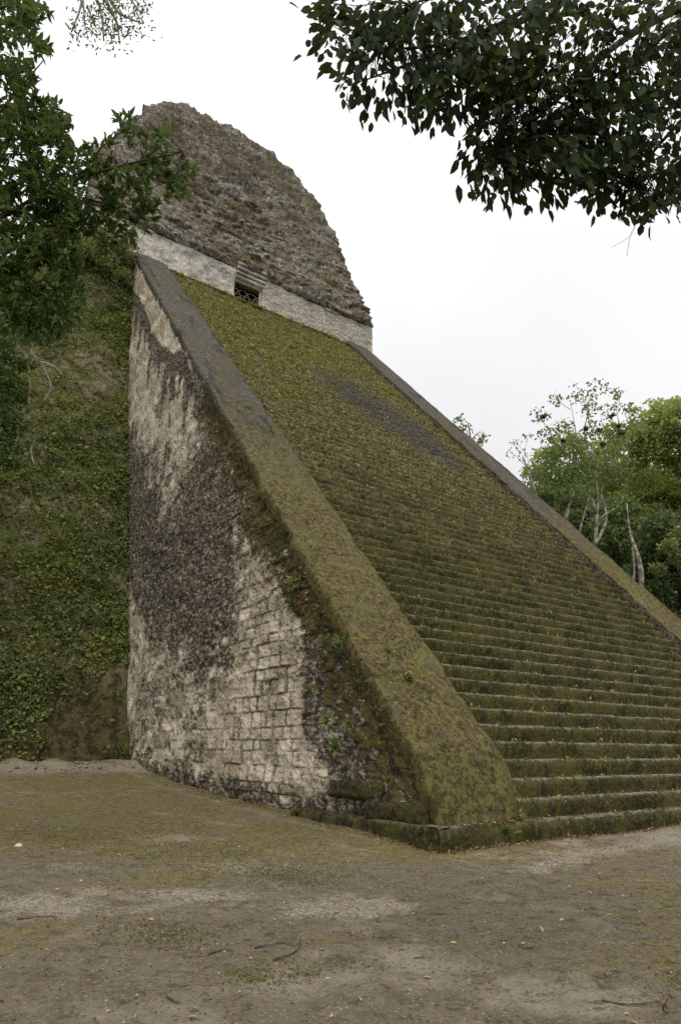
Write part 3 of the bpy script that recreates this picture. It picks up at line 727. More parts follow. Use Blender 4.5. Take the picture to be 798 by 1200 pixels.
for z in zz:
    xl, xr, yf, yb = (np.interp(z, LV[:, 0], LV[:, k]) for k in (1, 2, 3, 4))
    tp = (yb-yf)*.22
    nf, ns = 130, 34
    e = np.linspace(0, 1, nf); xs = xl+(xr-xl)*e
    front = np.stack([xs, yf+.45*(np.exp(-((xs-xl)/.5)**2)+np.exp(-((xr-xs)/.5)**2)), np.full(nf, z)], 1)
    e = np.linspace(0, 1, ns+2)[1:-1]
    rs = np.stack([xr-tp*e, yf+.45+(yb-yf-.45)*e, np.full(ns, z)], 1)
    bk = np.stack([np.linspace(xr-tp, xl+tp, 40), np.full(40, yb), np.full(40, z)], 1)
    ls = rs[::-1].copy(); ls[:, 0] = xl+tp*e[::-1]
    per.append(np.vstack([front, rs, bk, ls]))
npz = len(per[0]); V = np.concatenate(per)
cx = np.array([8.7, 35, 46.]); nd = V-cx; nd[:, 2] *= .25; nd[:, 0] *= .35; nd /= np.linalg.norm(nd, axis=1)[:, None]
lay = fbm(V*np.array([.35, .35, 1.5]), 4, 121)
rel = .36*fbm(V*.45, 4, 120)+.24*lay+.42*fbm(V*1.5, 3, 122)+.22*fbm(V*3.6, 2, 123)-.35*sstep(.30, .62, fbm(V*np.array([.9, .9, 1.5]), 3, 124))
band = np.zeros(len(V))
for zc in (38.0, 40.2, 42.6, 44.2, 46.9, 49.6, 52.2):                  # fallen string courses leave ragged ledges
    zcw = zc+.35*fbm(V*np.array([.3, .3, 0]), 3, int(zc*3))
    band += .34*np.exp(-((V[:, 2]-zcw)/.20)**2)*sstep(-.12, .15, fbm(V*np.array([.4, .4, .1])+zc, 2, 126))
rel = (rel+band)*np.clip((V[:, 2]-35.9)/.5, 0.12, 1)
V = V+rel[:, None]*nd
top_edge = V[:, 2] > 54.5
V[top_edge, 2] += .25*fbm(V[top_edge]*1.4, 3, 128)
F = []
i = np.arange(len(zz)*npz).reshape(len(zz), npz)
a = i[:-1]; b = np.roll(i, -1, 1)[:-1]; c = np.roll(i, -1, 1)[1:]; dd = i[1:]
F = np.stack([a, b, c, dd], -1)
F1 = F[zz[:-1] < 44.0].reshape(-1, 4); F2 = F[zz[:-1] >= 44.0].reshape(-1, 4)
def sub(V, F): u, inv = np.unique(F, return_inverse=True); return V[u], inv.reshape(F.shape)
v_, f_ = sub(V, F1); mesh('ruined_roof', v_, f_, MAT['rubble'], PYR)
v_, f_ = sub(V, F2); f2 = [tuple(int(q) for q in r_) for r_ in f_]
lastring = list(range(len(v_)-npz, len(v_))); f2.append(tuple(lastring))
mesh('roof_comb', v_, f2, MAT['rubble'], PYR)

# ------------------------------------------------------------------ leaves
def frames(D, Nn):
    D = D/(np.linalg.norm(D, axis=1)[:, None]+1e-9); S = np.cross(D, Nn); S /= np.linalg.norm(S, axis=1)[:, None]+1e-9
    return D, S, np.cross(S, D)
LEAF_BIG = (np.array([(0, 0, 0), (.30, .50, .06), (.68, .43, .05), (1, 0, -.10), (.68, -.43, .05), (.30, -.50, .06), (.34, 0, -.02), (.70, 0, -.04)]),
            [(0, 6, 1, 1), (1, 6, 7, 2), (2, 7, 3, 3), (0, 5, 6, 6), (5, 4, 7, 6), (4, 3, 7, 7)])
LEAF_SMALL = (np.array([(0, 0, -.02), (.5, .5, .06), (1, 0, -.05), (.5, -.5, .06)]), [(0, 3, 2, 1)])
def leaf_mesh(name, mat, P, D, L, W, v, parent=None, tmpl=LEAF_BIG, up=None):
    n = len(P); T, tf = tmpl
    if up is None:
        up = rng.normal(size=(n, 3))*.5+np.array([0, 0, 1.])
    D, S, U = frames(D, up); L = np.broadcast_to(L, (n,)); W = np.broadcast_to(W, (n,))
    V = P[:, None, :]+T[None, :, 0, None]*(L[:, None, None]*D[:, None, :])+T[None, :, 1, None]*(W[:, None, None]*S[:, None, :])+T[None, :, 2, None]*(L[:, None, None]*U[:, None, :])
    k = len(T); off = (np.arange(n)*k)[:, None]
    tris = [f[:3] for f in tf if f[2] == f[3]]; quads = [f for f in tf if f[2] != f[3]]
    va = np.repeat(v, k)
    if tris:                                            # split quads to keep one polygon size
        for q in quads: tris += [(q[0], q[1], q[2]), (q[0], q[2], q[3])]
        Fx = np.concatenate([np.array(t)[None, :]+off for t in tris])
    else: Fx = np.concatenate([np.array(q)[None, :]+off for q in quads])
    return mesh(name, V.reshape(-1, 3), Fx, mat, parent, {'v': va}, smooth=False)
def rand_dirs(n): d_ = rng.normal(size=(n, 3)); return d_/np.linalg.norm(d_, axis=1)[:, None]
def clump_points(c, r, n, shell=.5, nz_=1.2, cut=-.15, seed=0):
    """points in an uneven blob: kept where a noise field allows"""
    c = np.array(c, float); r = np.array(r, float)*np.ones(3); res = []
    while sum(len(x) for x in res) < n:
        d_ = rand_dirs(n*2); rad = rng.random(n*2)**shell
        p = c+d_*rad[:, None]*r
        kp = fbm(p*nz_/max(r.mean(), .3)*1.6, 3, seed) > cut-.25*(1-rad)
        res.append(p[kp])
    return np.concatenate(res)[:n]
def whorls(tips, dirs, per, spread=.9):
    """leaves radiating from twig tips"""
    n = len(tips); P = np.repeat(tips, per, 0); D0 = np.repeat(dirs, per, 0)
    Dr = rand_dirs(n*per)*spread+D0*.75+np.array([0, 0, -.12]); return P+.02*rng.normal(size=P.shape), Dr
def limb(gg, a, b, r0, r1, sag=.12, sides=6, n=10, seed=0):
    a = np.array(a, float); b = np.array(b, float); m = (a+b)/2; L = np.linalg.norm(b-a)
    j = rand_dirs(2)*L*.09; pts = spline([a, a*.65+b*.35+j[0]+np.array([0, 0, sag*L]), a*.3+b*.7+j[1]+np.array([0, 0, sag*L*.7]), b], n)
    gg.tube(pts, np.linspace(r0, r1, len(pts)), sides, .25 if r0 > .04 else 0, seed); return pts

# --- overhanging tree, top right (near)
B = at(1240, 820, 7.5); B[2] = float(ground_z(B[0], B[1]))-.05
T1 = empty('broadleaf_tree', B, 'dark broadleaf tree whose drooping branches overhang the upper right of the view', 'tree')
gt = Geo(); top1 = at(1120, -160, 7.2)
gt.tube(spline([B, B+np.array([.1, .1, 3.0]), top1-np.array([0, 0, 2.0]), top1], 16), np.linspace(.32, .16, 16), 10, .2, 3)
gt.build('trunk', MAT['bark'], T1)
GB = []; tips, tdir = [], []
mains = [((1120, -160), (760, -60), (560, 40), (440, 60)), ((1120, -150), (860, -20), (720, 90), (600, 165)), ((1110, -150), (900, 60), (800, 140), (735, 215)),
         ((1120, -170), (820, -120), (640, -40), (480, 5)), ((1100, -120), (930, 100), (850, 200), (775, 245)), ((760, -60), (620, 20), (520, 60), (425, 95)), ((860, -20), (740, 40), (660, 110), (575, 190))]
mpts = []
for k, pp in enumerate(mains):
    dep = [7.2, 6.4, 5.9, 5.6+.25*(k % 3)]
    pts = spline([at(x, y, dd) for (x, y), dd in zip(pp, dep)], 18); mpts.append(pts)
    gb = Geo(); GB.append(gb); gb.tube(pts, np.linspace(.05, .006, len(pts)), 6)
zones = [((430, 25), 55, 26, 60), ((500, 35), 60, 50, 90), ((580, 40), 75, 60, 120), ((660, 45), 75, 55, 95), ((740, 55), 75, 65, 95), ((800, 60), 60, 80, 60), ((545, 95), 60, 45, 90),
         ((600, 135), 50, 60, 95), ((650, 130), 60, 70, 110), ((710, 150), 60, 60, 90), ((770, 150), 50, 65, 60), ((585, 190), 32, 26, 34), ((700, 194), 42, 32, 42), ((745, 212), 40, 30, 38), ((640, 190), 40, 25, 26),
         ((415, 60), 26, 26, 20), ((425, 100), 16, 24, 12), ((385, 38), 16, 7, 5), ((490, 100), 42, 28, 36), ((785, 212), 24, 22, 16), ((752, 246), 14, 12, 6), ((705, 232), 16, 10, 6), ((640, 205), 16, 12, 8), ((575, 205), 16, 10, 8)]
allp = np.concatenate(mpts); own = np.concatenate([np.full(len(q), k) for k, q in enumerate(mpts)])
for (cx_, cy_), rx, ry, n in zones:
    for _ in range(int(n*.95)):
        a_ = rng.random()*2*math.pi; q = math.sqrt(rng.random())
        p = at(cx_+rx*q*math.cos(a_), cy_+ry*q*math.sin(a_), 5.75+rng.normal()*.32)
        ni = int(np.argmin(np.linalg.norm(allp-p, axis=1))); near_ = allp[ni]; gb = GB[own[ni]]
        tips.append(p); d_ = p-near_; d_[2] -= .15; tdir.append(d_/(np.linalg.norm(d_)+1e-6))
        if (rng.random() < .5 or cy_ > 180) and np.linalg.norm(p-near_) < 2.2: limb(gb, near_, p, .006, .002, .05, 4, 6)
for pp in (((760, 200), (778, 222), (784, 236), (798, 246)), ((735, 200), (744, 250), (742, 275), (734, 300)), ((744, 262), (735, 276), (720, 290)), ((610, 190), (640, 208), (652, 214), (668, 230))):
    GB[2].tube(spline([at(x+4*math.sin(i_*2.1), y, 5.6) for i_, (x, y) in enumerate(pp)], 16), .0018, 4)
tips = np.array(tips); tdir = np.array(tdir)
P, D = whorls(tips, tdir, 4, .7); D = D/np.linalg.norm(D, axis=1)[:, None]+np.array([0, 0, -.75])
P = P+D*.03+rng.normal(size=P.shape)*.07
n = len(P); leaf_mesh('crown', MAT['leaf_dark'], P, D, rng.uniform(.095, .165, n), rng.uniform(.045, .070, n), rng.random(n), T1)
for gb in GB: gb.build('branch', MAT['bark'], T1)

# --- lobed-leaf tree, left (near)
B = at(-230, 900, 10.5); B[2] = float(ground_z(B[0], B[1]))-.05
T2 = empty('broadleaf_tree', B, 'dark green tree at the left edge, its leafy branch reaching across the grey crest', 'tree')
gt = Geo(); top2 = at(-170, -60, 10.8)
trk = spline([B, B+np.array([.15, .1, 3.5]), at(-185, 330, 10.6), top2], 20); gt.tube(trk, np.linspace(.26, .07, len(trk)), 9, .2, 5); gt.build('trunk', MAT['bark'], T2)
GB = []; br = [((-180, 330), (-60, 290), (60, 222), (140, 195), (215, 178)), ((-180, 300), (-60, 200), (10, 120), (52, 70)), ((-185, 380), (-60, 380), (20, 360), (85, 350)),
                  ((-175, 200), (-60, 60), (0, 10), (40, 8)), ((60, 222), (95, 205), (120, 172), (152, 148)), ((60, 225), (110, 235), (150, 250), (160, 262)), ((-60, 200), (20, 180), (80, 205), (110, 195)), ((-60, 300), (20, 275), (80, 262), (125, 285))]
for k, pp in enumerate(br):
    pts = spline([at(x, y, 10.6-.12*j+.1*(k % 3)) for j, (x, y) in enumerate(pp)], 16)
    gb = Geo(); GB.append(gb); gb.tube(pts, np.linspace(.05 if k < 4 else .02, .007, len(pts)), 6)
zones = [((-20, 20), 45, 40, 26), ((18, 25), 26, 30, 18), ((40, 12), 16, 12, 7), ((47, 55), 9, 14, 5), ((20, 85), 26, 20, 14), ((-10, 110), 40, 40, 26), ((35, 140), 40, 32, 34), ((65, 150), 18, 22, 10), ((0, 190), 45, 50, 46),
         ((60, 195), 32, 40, 36), ((40, 250), 55, 45, 62), ((0, 290), 45, 50, 46), ((85, 240), 26, 30, 22), ((60, 310), 38, 34, 36), ((75, 350), 22, 30, 16), ((40, 365), 36, 28, 28), ((5, 350), 35, 40, 28), ((55, 385), 26, 12, 9), ((-50, 200), 60, 200, 90), ((-120, 120), 70, 160, 40), ((-150, -40), 80, 110, 30), ((-130, 330), 60, 80, 26),
         ((118, 168), 14, 14, 6), ((148, 146), 10, 12, 6), ((160, 158), 10, 10, 5), ((190, 168), 16, 14, 9), ((210, 196), 16, 14, 9), ((205, 222), 14, 16, 8), ((180, 195), 18, 14, 9), ((125, 205), 26, 22, 20), ((150, 235), 30, 22, 22), ((125, 262), 26, 22, 20), ((155, 262), 20, 18, 13), ((130, 288), 14, 10, 6), ((108, 185), 14, 18, 8), ((178, 246), 12, 12, 5), ((165, 200), 16, 10, 6)]
zones = [(c_, a_, b_, int(n_*(3.0 if c_[0] < 100 else 1.35))) for c_, a_, b_, n_ in zones]
tips, tdir = [], []
allp = np.array([at(x, y, 10.5) for pp in br for x, y in pp]); own = [k for k, pp in enumerate(br) for q in pp]
for (cx_, cy_), rx, ry, n in zones:
    for _ in range(n):
        a_ = rng.random()*2*math.pi; q = math.sqrt(rng.random())
        dd = 10.4+rng.normal()*(.5 if cx_ < 100 else .14)+(.5 if cx_ < 0 else 0)
        p = at(cx_+rx*q*math.cos(a_), cy_+ry*q*math.sin(a_), dd)
        ni = int(np.argmin(np.linalg.norm(allp-p, axis=1))); near_ = allp[ni]; gb = GB[own[ni]]; d_ = p-near_
        tips.append(p); tdir.append(d_/(np.linalg.norm(d_)+1e-6)+np.array([0, 0, .1]))
        if rng.random() < .3 and cx_ > 80: limb(gb, near_, p, .008, .003, .03, 4, 6)
tips = np.array(tips); tdir = np.array(tdir)
P, D = whorls(tips, tdir, 7, .85); n = len(P)
leaf_mesh('crown', MAT['leaf_left'], P, D, rng.uniform(.10, .195, n), rng.uniform(.035, .06, n), rng.random(n), T2, up=rng.normal(size=(n, 3))*.35+np.array([0, 0, 1.]))
for gb in GB: gb.build('branch', MAT['bark'], T2)

# --- high tree whose tip hangs into the top edge
B = at(-330, 930, 19); B[2] = float(ground_z(B[0], B[1]))-.05
T3 = empty('tall_tree', B, 'tall pale leaved tree with one thin bough dipping into the sky at the top left', 'tree')
gt = Geo(); trk = spline([B, B+np.array([0, .3, 10.]), at(-220, -60, 19), at(-120, -330, 18.5)], 20); gt.tube(trk, np.linspace(.4, .12, len(trk)), 9, .2, 8); gt.build('trunk', MAT['palebark'], T3)
gb = Geo(); bg = spline([at(-150, -260, 18.6), at(-20, -170, 18.2), at(80, -70, 18), at(135, 20, 18)], 18); gb.tube(bg, np.linspace(.12, .03, len(bg)), 6); gb.build('branch', MAT['palebark'], T3)
for pp in (((80, -70), (95, -20), (100, 30)), ((80, -70), (96, -5), (84, 38)), ((128, -5), (140, 15), (168, 28)), ((100, -30), (118, 10), (122, 48)), ((80, -70), (130, -30), (165, 15)), ((110, -25), (135, 20), (140, 45))):
    gb = Geo(); gb.tube(spline([at(x, y, 18) for x, y in pp], 10), np.linspace(.055, .02, len(spline([at(x, y, 18) for x, y in pp], 10))), 5); gb.build('branch', MAT['palebark'], T3)
tips = []
for (cx_, cy_), rx, ry, n in (((128, -5), 34, 30, 70), ((110, 25), 26, 20, 36), ((145, 22), 26, 24, 46), ((92, 36), 12, 12, 10), ((138, 44), 16, 10, 14), ((165, 12), 12, 22, 16), ((80, -80), 50, 50, 70), ((-20, -170), 70, 50, 60)):
    for _ in range(n):
        a_ = rng.random()*2*math.pi; q = math.sqrt(rng.random()); tips.append(at(cx_+rx*q*math.cos(a_), cy_+ry*q*math.sin(a_), 18+rng.normal()*.5))
tips = np.array(tips); P, D = whorls(tips, rand_dirs(len(tips))*.5+np.array([0, 0, -.4]), 5, .9); P += rng.normal(size=P.shape)*.16; n = len(P)
leaf_mesh('crown', MAT['leaf_pale'], P, D, rng.uniform(.08, .14, n), rng.uniform(.035, .055, n), rng.random(n), T3)

# --- generic crown-built trees
def tree(name, label, base, leader, limbs, clumps, leafmat, barkmat, leaf=(.22, .36), r0=.3, group=None, shell=.33, cut=-.02, tmpl=LEAF_SMALL, horiz=.9):
    """clumps: (centre, radius xyz, leaves)"""
    base = np.array(base, float); t = empty(name, base, label, 'tree', group)
    gt = Geo(); pts = spline([base]+[np.array(q, float) for q in leader], 18)
    gt.tube(pts, np.linspace(r0, r0*.3, len(pts)), 9, .2, int(base[0]*3) & 255); gt.build('trunk', barkmat, t)
    for a_, b_, ra in limbs:
        gb = Geo(); limb(gb, a_, b_, ra*.62, ra*.2, .06, 6, 12); gb.build('branch', barkmat, t)
    Pn = []
    for k, (c, r, n) in enumerate(clumps):
        Pn.append(clump_points(c, r, n, shell, 1.3, cut, 500+k))
        o_ = pts[np.argmin(np.linalg.norm(pts-np.array(c), axis=1))]
        if len(limbs) == 0: gb = Geo(); limb(gb, o_, c, r0*.28, .02, .05, 5, 10); gb.build('branch', barkmat, t)
    P = np.concatenate(Pn); n = len(P)
    D = rand_dirs(n)+np.array([0, 0, -.25]); up = rng.normal(size=(n, 3))*horiz+np.array([0, 0, 1.])
    sz = rng.uniform(leaf[0], leaf[1], n)
    leaf_mesh('crown', leafmat, P, D, sz, sz*.62, rng.random(n), t, tmpl, up=up)
    return t

def ground_under(px, depth):
    b = at(px, 700, depth); b[2] = float(ground_z(b[0], b[1]))-.1; return b
def pxm(r, depth): return r/F_PX*depth
def cl(px, py, depth, rp, n, flat=.8, dj=1.0):
    r = pxm(rp, depth); return (at(px, py, depth), (r, r*dj, r*flat), n)
# pale-trunked open tree standing behind the right balustrade
D0 = 52
lead = [at(697, 760, D0), at(697, 640, D0), at(700, 580, D0), at(692, 520, D0)]
lm = [(at(697, 640, D0), at(716, 560, D0), .22), (at(716, 560, D0), at(722, 480, D0), .12), (at(698, 600, D0), at(675, 545, D0), .20), (at(675, 545, D0), at(640, 500, D0), .09), (at(675, 545, D0), at(668, 470, D0), .09),
      (at(692, 540, D0), at(690, 465, D0), .12), (at(675, 640, D0), at(690, 585, D0), .16), (at(660, 640, D0), at(672, 580, D0), .14), (at(672, 580, D0), at(655, 520, D0), .08), (at(716, 560, D0), at(742, 500, D0), .09), (at(697, 650, D0), at(735, 560, D0), .13),
      (at(640, 500, D0), at(625, 488, D0), .05), (at(668, 480, D0), at(650, 466, D0), .05), (at(690, 470, D0), at(700, 452, D0), .05), (at(722, 480, D0), at(728, 462, D0), .05), (at(690, 480, D0), at(668, 462, D0), .04), (at(640, 505, D0), at(634, 520, D0), .04)]
cs = [cl(x, y, D0, r*1.15, int(n*1.7)) for x, y, r, n in ((632, 487, 10, 40), (650, 468, 9, 34), (675, 462, 12, 44), (700, 454, 12, 44), (720, 462, 9, 34), (640, 510, 11, 50), (658, 500, 12, 60), (690, 478, 11, 50), (712, 482, 11, 50), (735, 478, 9, 40), (740, 502, 14, 80),
      (700, 505, 14, 80), (672, 522, 15, 110), (650, 530, 14, 120), (720, 525, 16, 150), (690, 545, 20, 260), (655, 552, 20, 300), (722, 555, 18, 240), (675, 575, 20, 260), (640, 560, 18, 200))]
T4 = tree('pale_trunked_tree', 'open crowned tree with several pale bare stems rising beyond the right balustrade', ground_under(697, D0), lead, lm, cs, MAT['leaf_forest'], MAT['palebark'], (.20, .36), .19)
T4b = Geo(); T4b.tube(spline([ground_under(665, D0), at(664, 700, D0), at(662, 620, D0), at(672, 575, D0)], 14), np.linspace(.15, .08, 13), 8, .2, 4); T4b.build('side_stem', MAT['palebark'], T4); T4b = Geo(); T4b.tube(spline([ground_under(677, D0), at(678, 700, D0), at(676, 640, D0), at(690, 580, D0)], 14), np.linspace(.13, .07, 13), 8, .2, 6); T4b.build('side_stem', MAT['palebark'], T4)
for x, y in ((635, 489), (716, 488), (686, 503), (702, 504), (724, 500), (728, 508), (707, 521), (660, 517)):
    g = Geo(); c = at(x, y, D0-.3); pts = c+rng.normal(size=(26, 3))*.05
    for q in pts: g.tube([q, q+rand_dirs(1)[0]*np.array([.34, .34, .22])+np.array([0, 0, .06])], [.07, .015], 4)
    g.build('bromeliad', MAT['nest'], T4)
# thin sparse sapling left of it
D1 = 48
tree('sparse_tree', 'thin nearly leafless tree showing above the balustrade left of the pale stems', ground_under(640, D1), [at(640, 640, D1), at(628, 580, D1), at(612, 535, D1)],
     [(at(628, 580, D1), at(606, 520, D1), .05), (at(620, 560, D1), at(618, 512, D1), .05), (at(618, 548, D1), at(597, 530, D1), .04)],
     [cl(x, y, D1, r, n) for x, y, r, n in ((605, 520, 9, 26), (618, 512, 7, 24), (598, 532, 6, 12), (612, 532, 9, 26), (626, 545, 10, 34))], MAT['leaf_pale'], MAT['palebark'], (.16, .26), .14)
D1 = 44
tree('slender_tree', 'small green tree top peeping over the middle of the right balustrade', ground_under(560, D1), [at(556, 600, D1), at(553, 530, D1), at(548, 495, D1)],
     [(at(553, 530, D1), at(540, 492, D1), .05), (at(553, 525, D1), at(566, 512, D1), .05)],
     [cl(x, y, D1, r, n) for x, y, r, n in ((538, 491, 8, 40), (548, 502, 9, 44), (563, 513, 9, 60), (556, 520, 10, 70), (535, 502, 5, 12))], MAT['leaf_forest'], MAT['palebark'], (.16, .28), .14)
# the lime-green big crown at the right edge, and the trees below and behind it
def crowned(name, label, px, depth, cs_, mat, bark, leaf=(.28, .52), r0=.4, group='forest trees beyond the right balustrade', top=None):
    ys = min(c[1] for c in cs_); xs_ = np.mean([c[0] for c in cs_])
    cs2 = [cl(x, y, depth+rng.normal()*1.5, r*1.08, int(n*1.9), .75) for x, y, r, n in cs_]
    return tree(name, label, ground_under(px, depth), [at(px, 720, depth), at((px+xs_)/2, (ys+640)/2, depth), at(xs_, ys+30, depth)], [], cs2, mat, bark, leaf, r0, group)
crowned('broad_tree', 'big lime green crown filling the right edge above the darker trees', 800, 60,
        [(765, 490, 26, 620), (800, 490, 30, 760), (745, 515, 22, 480), (780, 520, 30, 760), (815, 530, 34, 800), (760, 550, 28, 620), (795, 570, 32, 800), (735, 545, 20, 360), (840, 500, 34, 600), (850, 570, 40, 700), (720, 505, 14, 140), (770, 590, 28, 600), (745, 580, 22, 400), (810, 610, 34, 700)], MAT['leaf_lime'], MAT['palebark'])
crowned('forest_tree', 'light green forest tree behind the pale stems and left of the lime crown', 650, 68,
        [(640, 535, 18, 300), (665, 520, 20, 360), (695, 535, 22, 420), (625, 555, 15, 240), (650, 560, 22, 420), (690, 565, 26, 520), (725, 560, 26, 520), (715, 520, 16, 240), (670, 600, 28, 520), (710, 610, 30, 600), (640, 590, 22, 420)], MAT['leaf_lime'], MAT['bark'])
crowned('forest_tree', 'mid green forest tree low behind the pale stems, next to the balustrade', 690, 58,
        [(660, 610, 26, 520), (690, 625, 28, 600), (720, 600, 28, 600), (740, 630, 28, 560), (640, 580, 20, 360), (700, 660, 30, 560), (730, 660, 30, 560), (670, 580, 20, 300), (650, 640, 26, 400), (720, 700, 34, 500), (680, 690, 34, 500)], MAT['leaf_forest'], MAT['bark'])
crowned('forest_tree', 'dark green leafy tree at the lower right edge, under the lime crown', 800, 50,
        [(780, 620, 26, 560), (805, 640, 30, 640), (765, 650, 22, 440), (790, 670, 28, 560), (820, 690, 34, 560), (770, 690, 26, 460), (800, 715, 30, 460), (745, 675, 18, 260), (840, 640, 40, 600), (785, 740, 34, 460)], MAT['leaf_deep'], MAT['bark'])
crowned('forest_tree', 'fresh green young tree in front of the darkest foliage at the right edge', 815, 44,
        [(785, 640, 14, 240), (800, 625, 16, 280), (770, 668, 10, 120), (800, 655, 14, 200), (825, 640, 22, 300)], MAT['leaf_bush'], MAT['bark'], (.18, .32))
for k, (px, dep, y0) in enumerate(((600, 84, 575), (660, 88, 560), (720, 90, 545), (780, 88, 540), (850, 86, 520), (910, 70, 540), (960, 60, 560))):
    crowned('forest_tree', ['deep green tree far back, lowest on the left of the forest', 'deep green tree far back behind the pale stems', 'deep green tree far back behind the middle of the forest', 'deep green tree far back behind the lime crown', 'deep green tree just beyond the right edge, behind the lime crown',
        'deep green tree outside the right edge next to the lime crown', 'deep green tree farthest right of the forest'][k], px, dep,
        [(px-20, y0+30, 26, 500), (px+15, y0+20, 28, 560), (px, y0+60, 36, 700), (px-25, y0+95, 36, 600), (px+25, y0+100, 38, 600), (px, y0+140, 44, 600)], MAT['leaf_deep'], MAT['bark'], (.55, .95))
# grey twin trunks standing in the gap at the right
B = ground_under(741, 47); t = empty('bare_tree', B, 'pair of thick grey leaning trunks without leaves in the dark gap at the right', 'tree')
g = Geo(); p1 = spline([B, at(741, 720, 47), at(743, 670, 47), at(741, 640, 47)], 14); g.tube(p1, np.linspace(.13, .07, len(p1)), 9, .3, 2)
g.build('trunk', MAT['palebark'], t); g = Geo(); p1 = spline([at(750, 720, 46.8), at(751, 685, 46.8), at(748, 655, 46.8), at(738, 625, 46.8), at(734, 590, 46.8)], 16); g.tube(p1, np.interp(np.linspace(0, 1, len(p1)), [0, .35, .7, 1], [.08, .19, .10, .02]), 9, .35, 7); g.build('trunk', MAT['palebark'], t)

# --- trees and bushes along the slope on the left
def bush(name, label, c, r, n, mat, leaf, cat='bush', group=None, cut=-.1, stems=5):
    c = np.array(c, float); b = c-np.array([0, 0, r*1.0]); t = empty(name, b, label, cat, group)
    P = clump_points(c, (r, r, r*.8), n, .5, 1.5, cut, int(abs(c[0]*17)) & 511); D = P-b+rand_dirs(n)*r*.7
    s = rng.uniform(leaf[0], leaf[1], n); leaf_mesh('foliage', mat, P, D, s, s*.6, rng.random(n), t, LEAF_SMALL, up=rng.normal(size=(n, 3))*.6+np.array([0, 0, 1.]))
    g = Geo()
    for k in range(stems): g = Geo(); limb(g, b, c+rand_dirs(1)[0]*r*.6, r*.05, r*.015, .05, 5, 8); g.build('stem', MAT['bark'], t)
    return t
def on_body(x, z, off=.1): return np.array([x, float(body_y(z))-off, z])
D2 = 25
B = at(-45, 560, D2)
tree('slope_tree', 'leafy mid green tree rooted on the overgrown slope at the left edge', at(-60, 640, D2+1.2), [at(-40, 560, D2), at(-15, 480, D2), at(5, 420, D2)], [],
     [cl(x, y, D2, r, n) for x, y, r, n in ((8, 405, 20, 260), (28, 425, 14, 170), (5, 440, 24, 330), (22, 462, 16, 200), (2, 480, 24, 330), (18, 500, 14, 170), (5, 525, 20, 260), (15, 545, 10, 90), (-25, 430, 30, 300), (-25, 500, 34, 350), (-35, 560, 30, 260))], MAT['leaf_left'], MAT['bark'], (.13, .24), .16, cut=0)
D3 = 27
tree('slope_tree', 'grey green tree in the shade under the near branch, higher on the slope', at(-40, 520, D3+1), [at(-35, 460, D3), at(-12, 390, D3), at(5, 350, D3)], [],
     [cl(x, y, D3, r, n) for x, y, r, n in ((8, 345, 20, 220), (18, 370, 18, 220), (2, 385, 22, 240), (35, 392, 14, 130), (60, 385, 18, 200), (80, 372, 14, 140), (-20, 370, 30, 260), (50, 360, 22, 260), (70, 350, 20, 220))], MAT['leaf_deep'], MAT['bark'], (.13, .24), .15)
for k, (x, z, r, lab) in enumerate(((-1.1, 32.7, 1.25, 'round yellow green bush on the slope top beside the pale corner of the balustrade'), (-2.4, 33.3, 1.3, 'yellow green bush on the slope top behind the near leaves, second from the corner'), (-.75, 30.3, .75, 'small yellow green bush just below the one at the balustrade corner'),
                                    (-3.2, 31.6, 1.3, 'green bush under the near branch, higher than the tree on the slope'), (-2.0, 31.0, 1.0, 'low yellow green bush in the row under the slope top'), (-4.9, 33.2, 1.4, 'bush at the outer end of the slope top, hidden under the near branch'))):
    bush('bush', lab, on_body(x, z, .5), r, int(950*r), MAT['leaf_bush'], (.13, .24))
for k, (x, z) in enumerate(((-7.5, 3.2), (-9, 8.5), (-8, 14), (-7.5, 20), (-11, 4), (-7.4, 26), (-12, 11))):
    bush('bush', ['dense bush on the lower slope, outside the left edge', 'dense bush on the slope above the lowest one, outside the left edge', 'dense bush halfway up the slope at its outer side', 'dense bush two thirds up the slope at its outer side', 'dense bush lowest on the far left of the slope', 'dense bush high on the slope at its outer side', 'dense bush farthest left on the slope'][k], on_body(x, z, .9), 1.7, 1100, MAT['leaf_forest'], (.18, .32))
# bleached dead branch lying on the slope
g = Geo(); B = on_body(-4.2, 21.0)
DB = 26.3
for pp, r0 in ((((52, 472), (60, 455), (56, 440), (48, 424)), .05), (((48, 424), (62, 428), (75, 440)), .035), (((60, 455), (57, 463), (64, 475)), .03), (((34, 475), (36, 452), (33, 440)), .04), (((52, 432), (60, 436), (62, 446)), .02)):
    pts = spline([at(x, y, DB) for x, y in pp], 12); g.tube(pts, np.linspace(r0, r0*.4, len(pts)), 6, .2, 4)
e = empty('dead_branch', at(52, 472, DB), 'white bleached forked branch lying on the overgrown slope', 'branch'); g.build('limb', MAT['dead'], e)
g = Geo()
for pp, r0 in ((((41, 545), (37, 530), (40, 518)), .04), (((30, 540), (36, 528), (37, 520)), .025), (((54, 526), (54, 518)), .025)):
    pts = spline([at(x, y, 25.2) for x, y in pp], 10); g.tube(pts, np.linspace(r0, r0*.4, len(pts)), 6, .2, 4)
e = empty('dead_branch', at(41, 545, 25.2), 'short bleached stub on the slope below the white forked branch', 'branch'); g.build('limb', MAT['dead'], e)

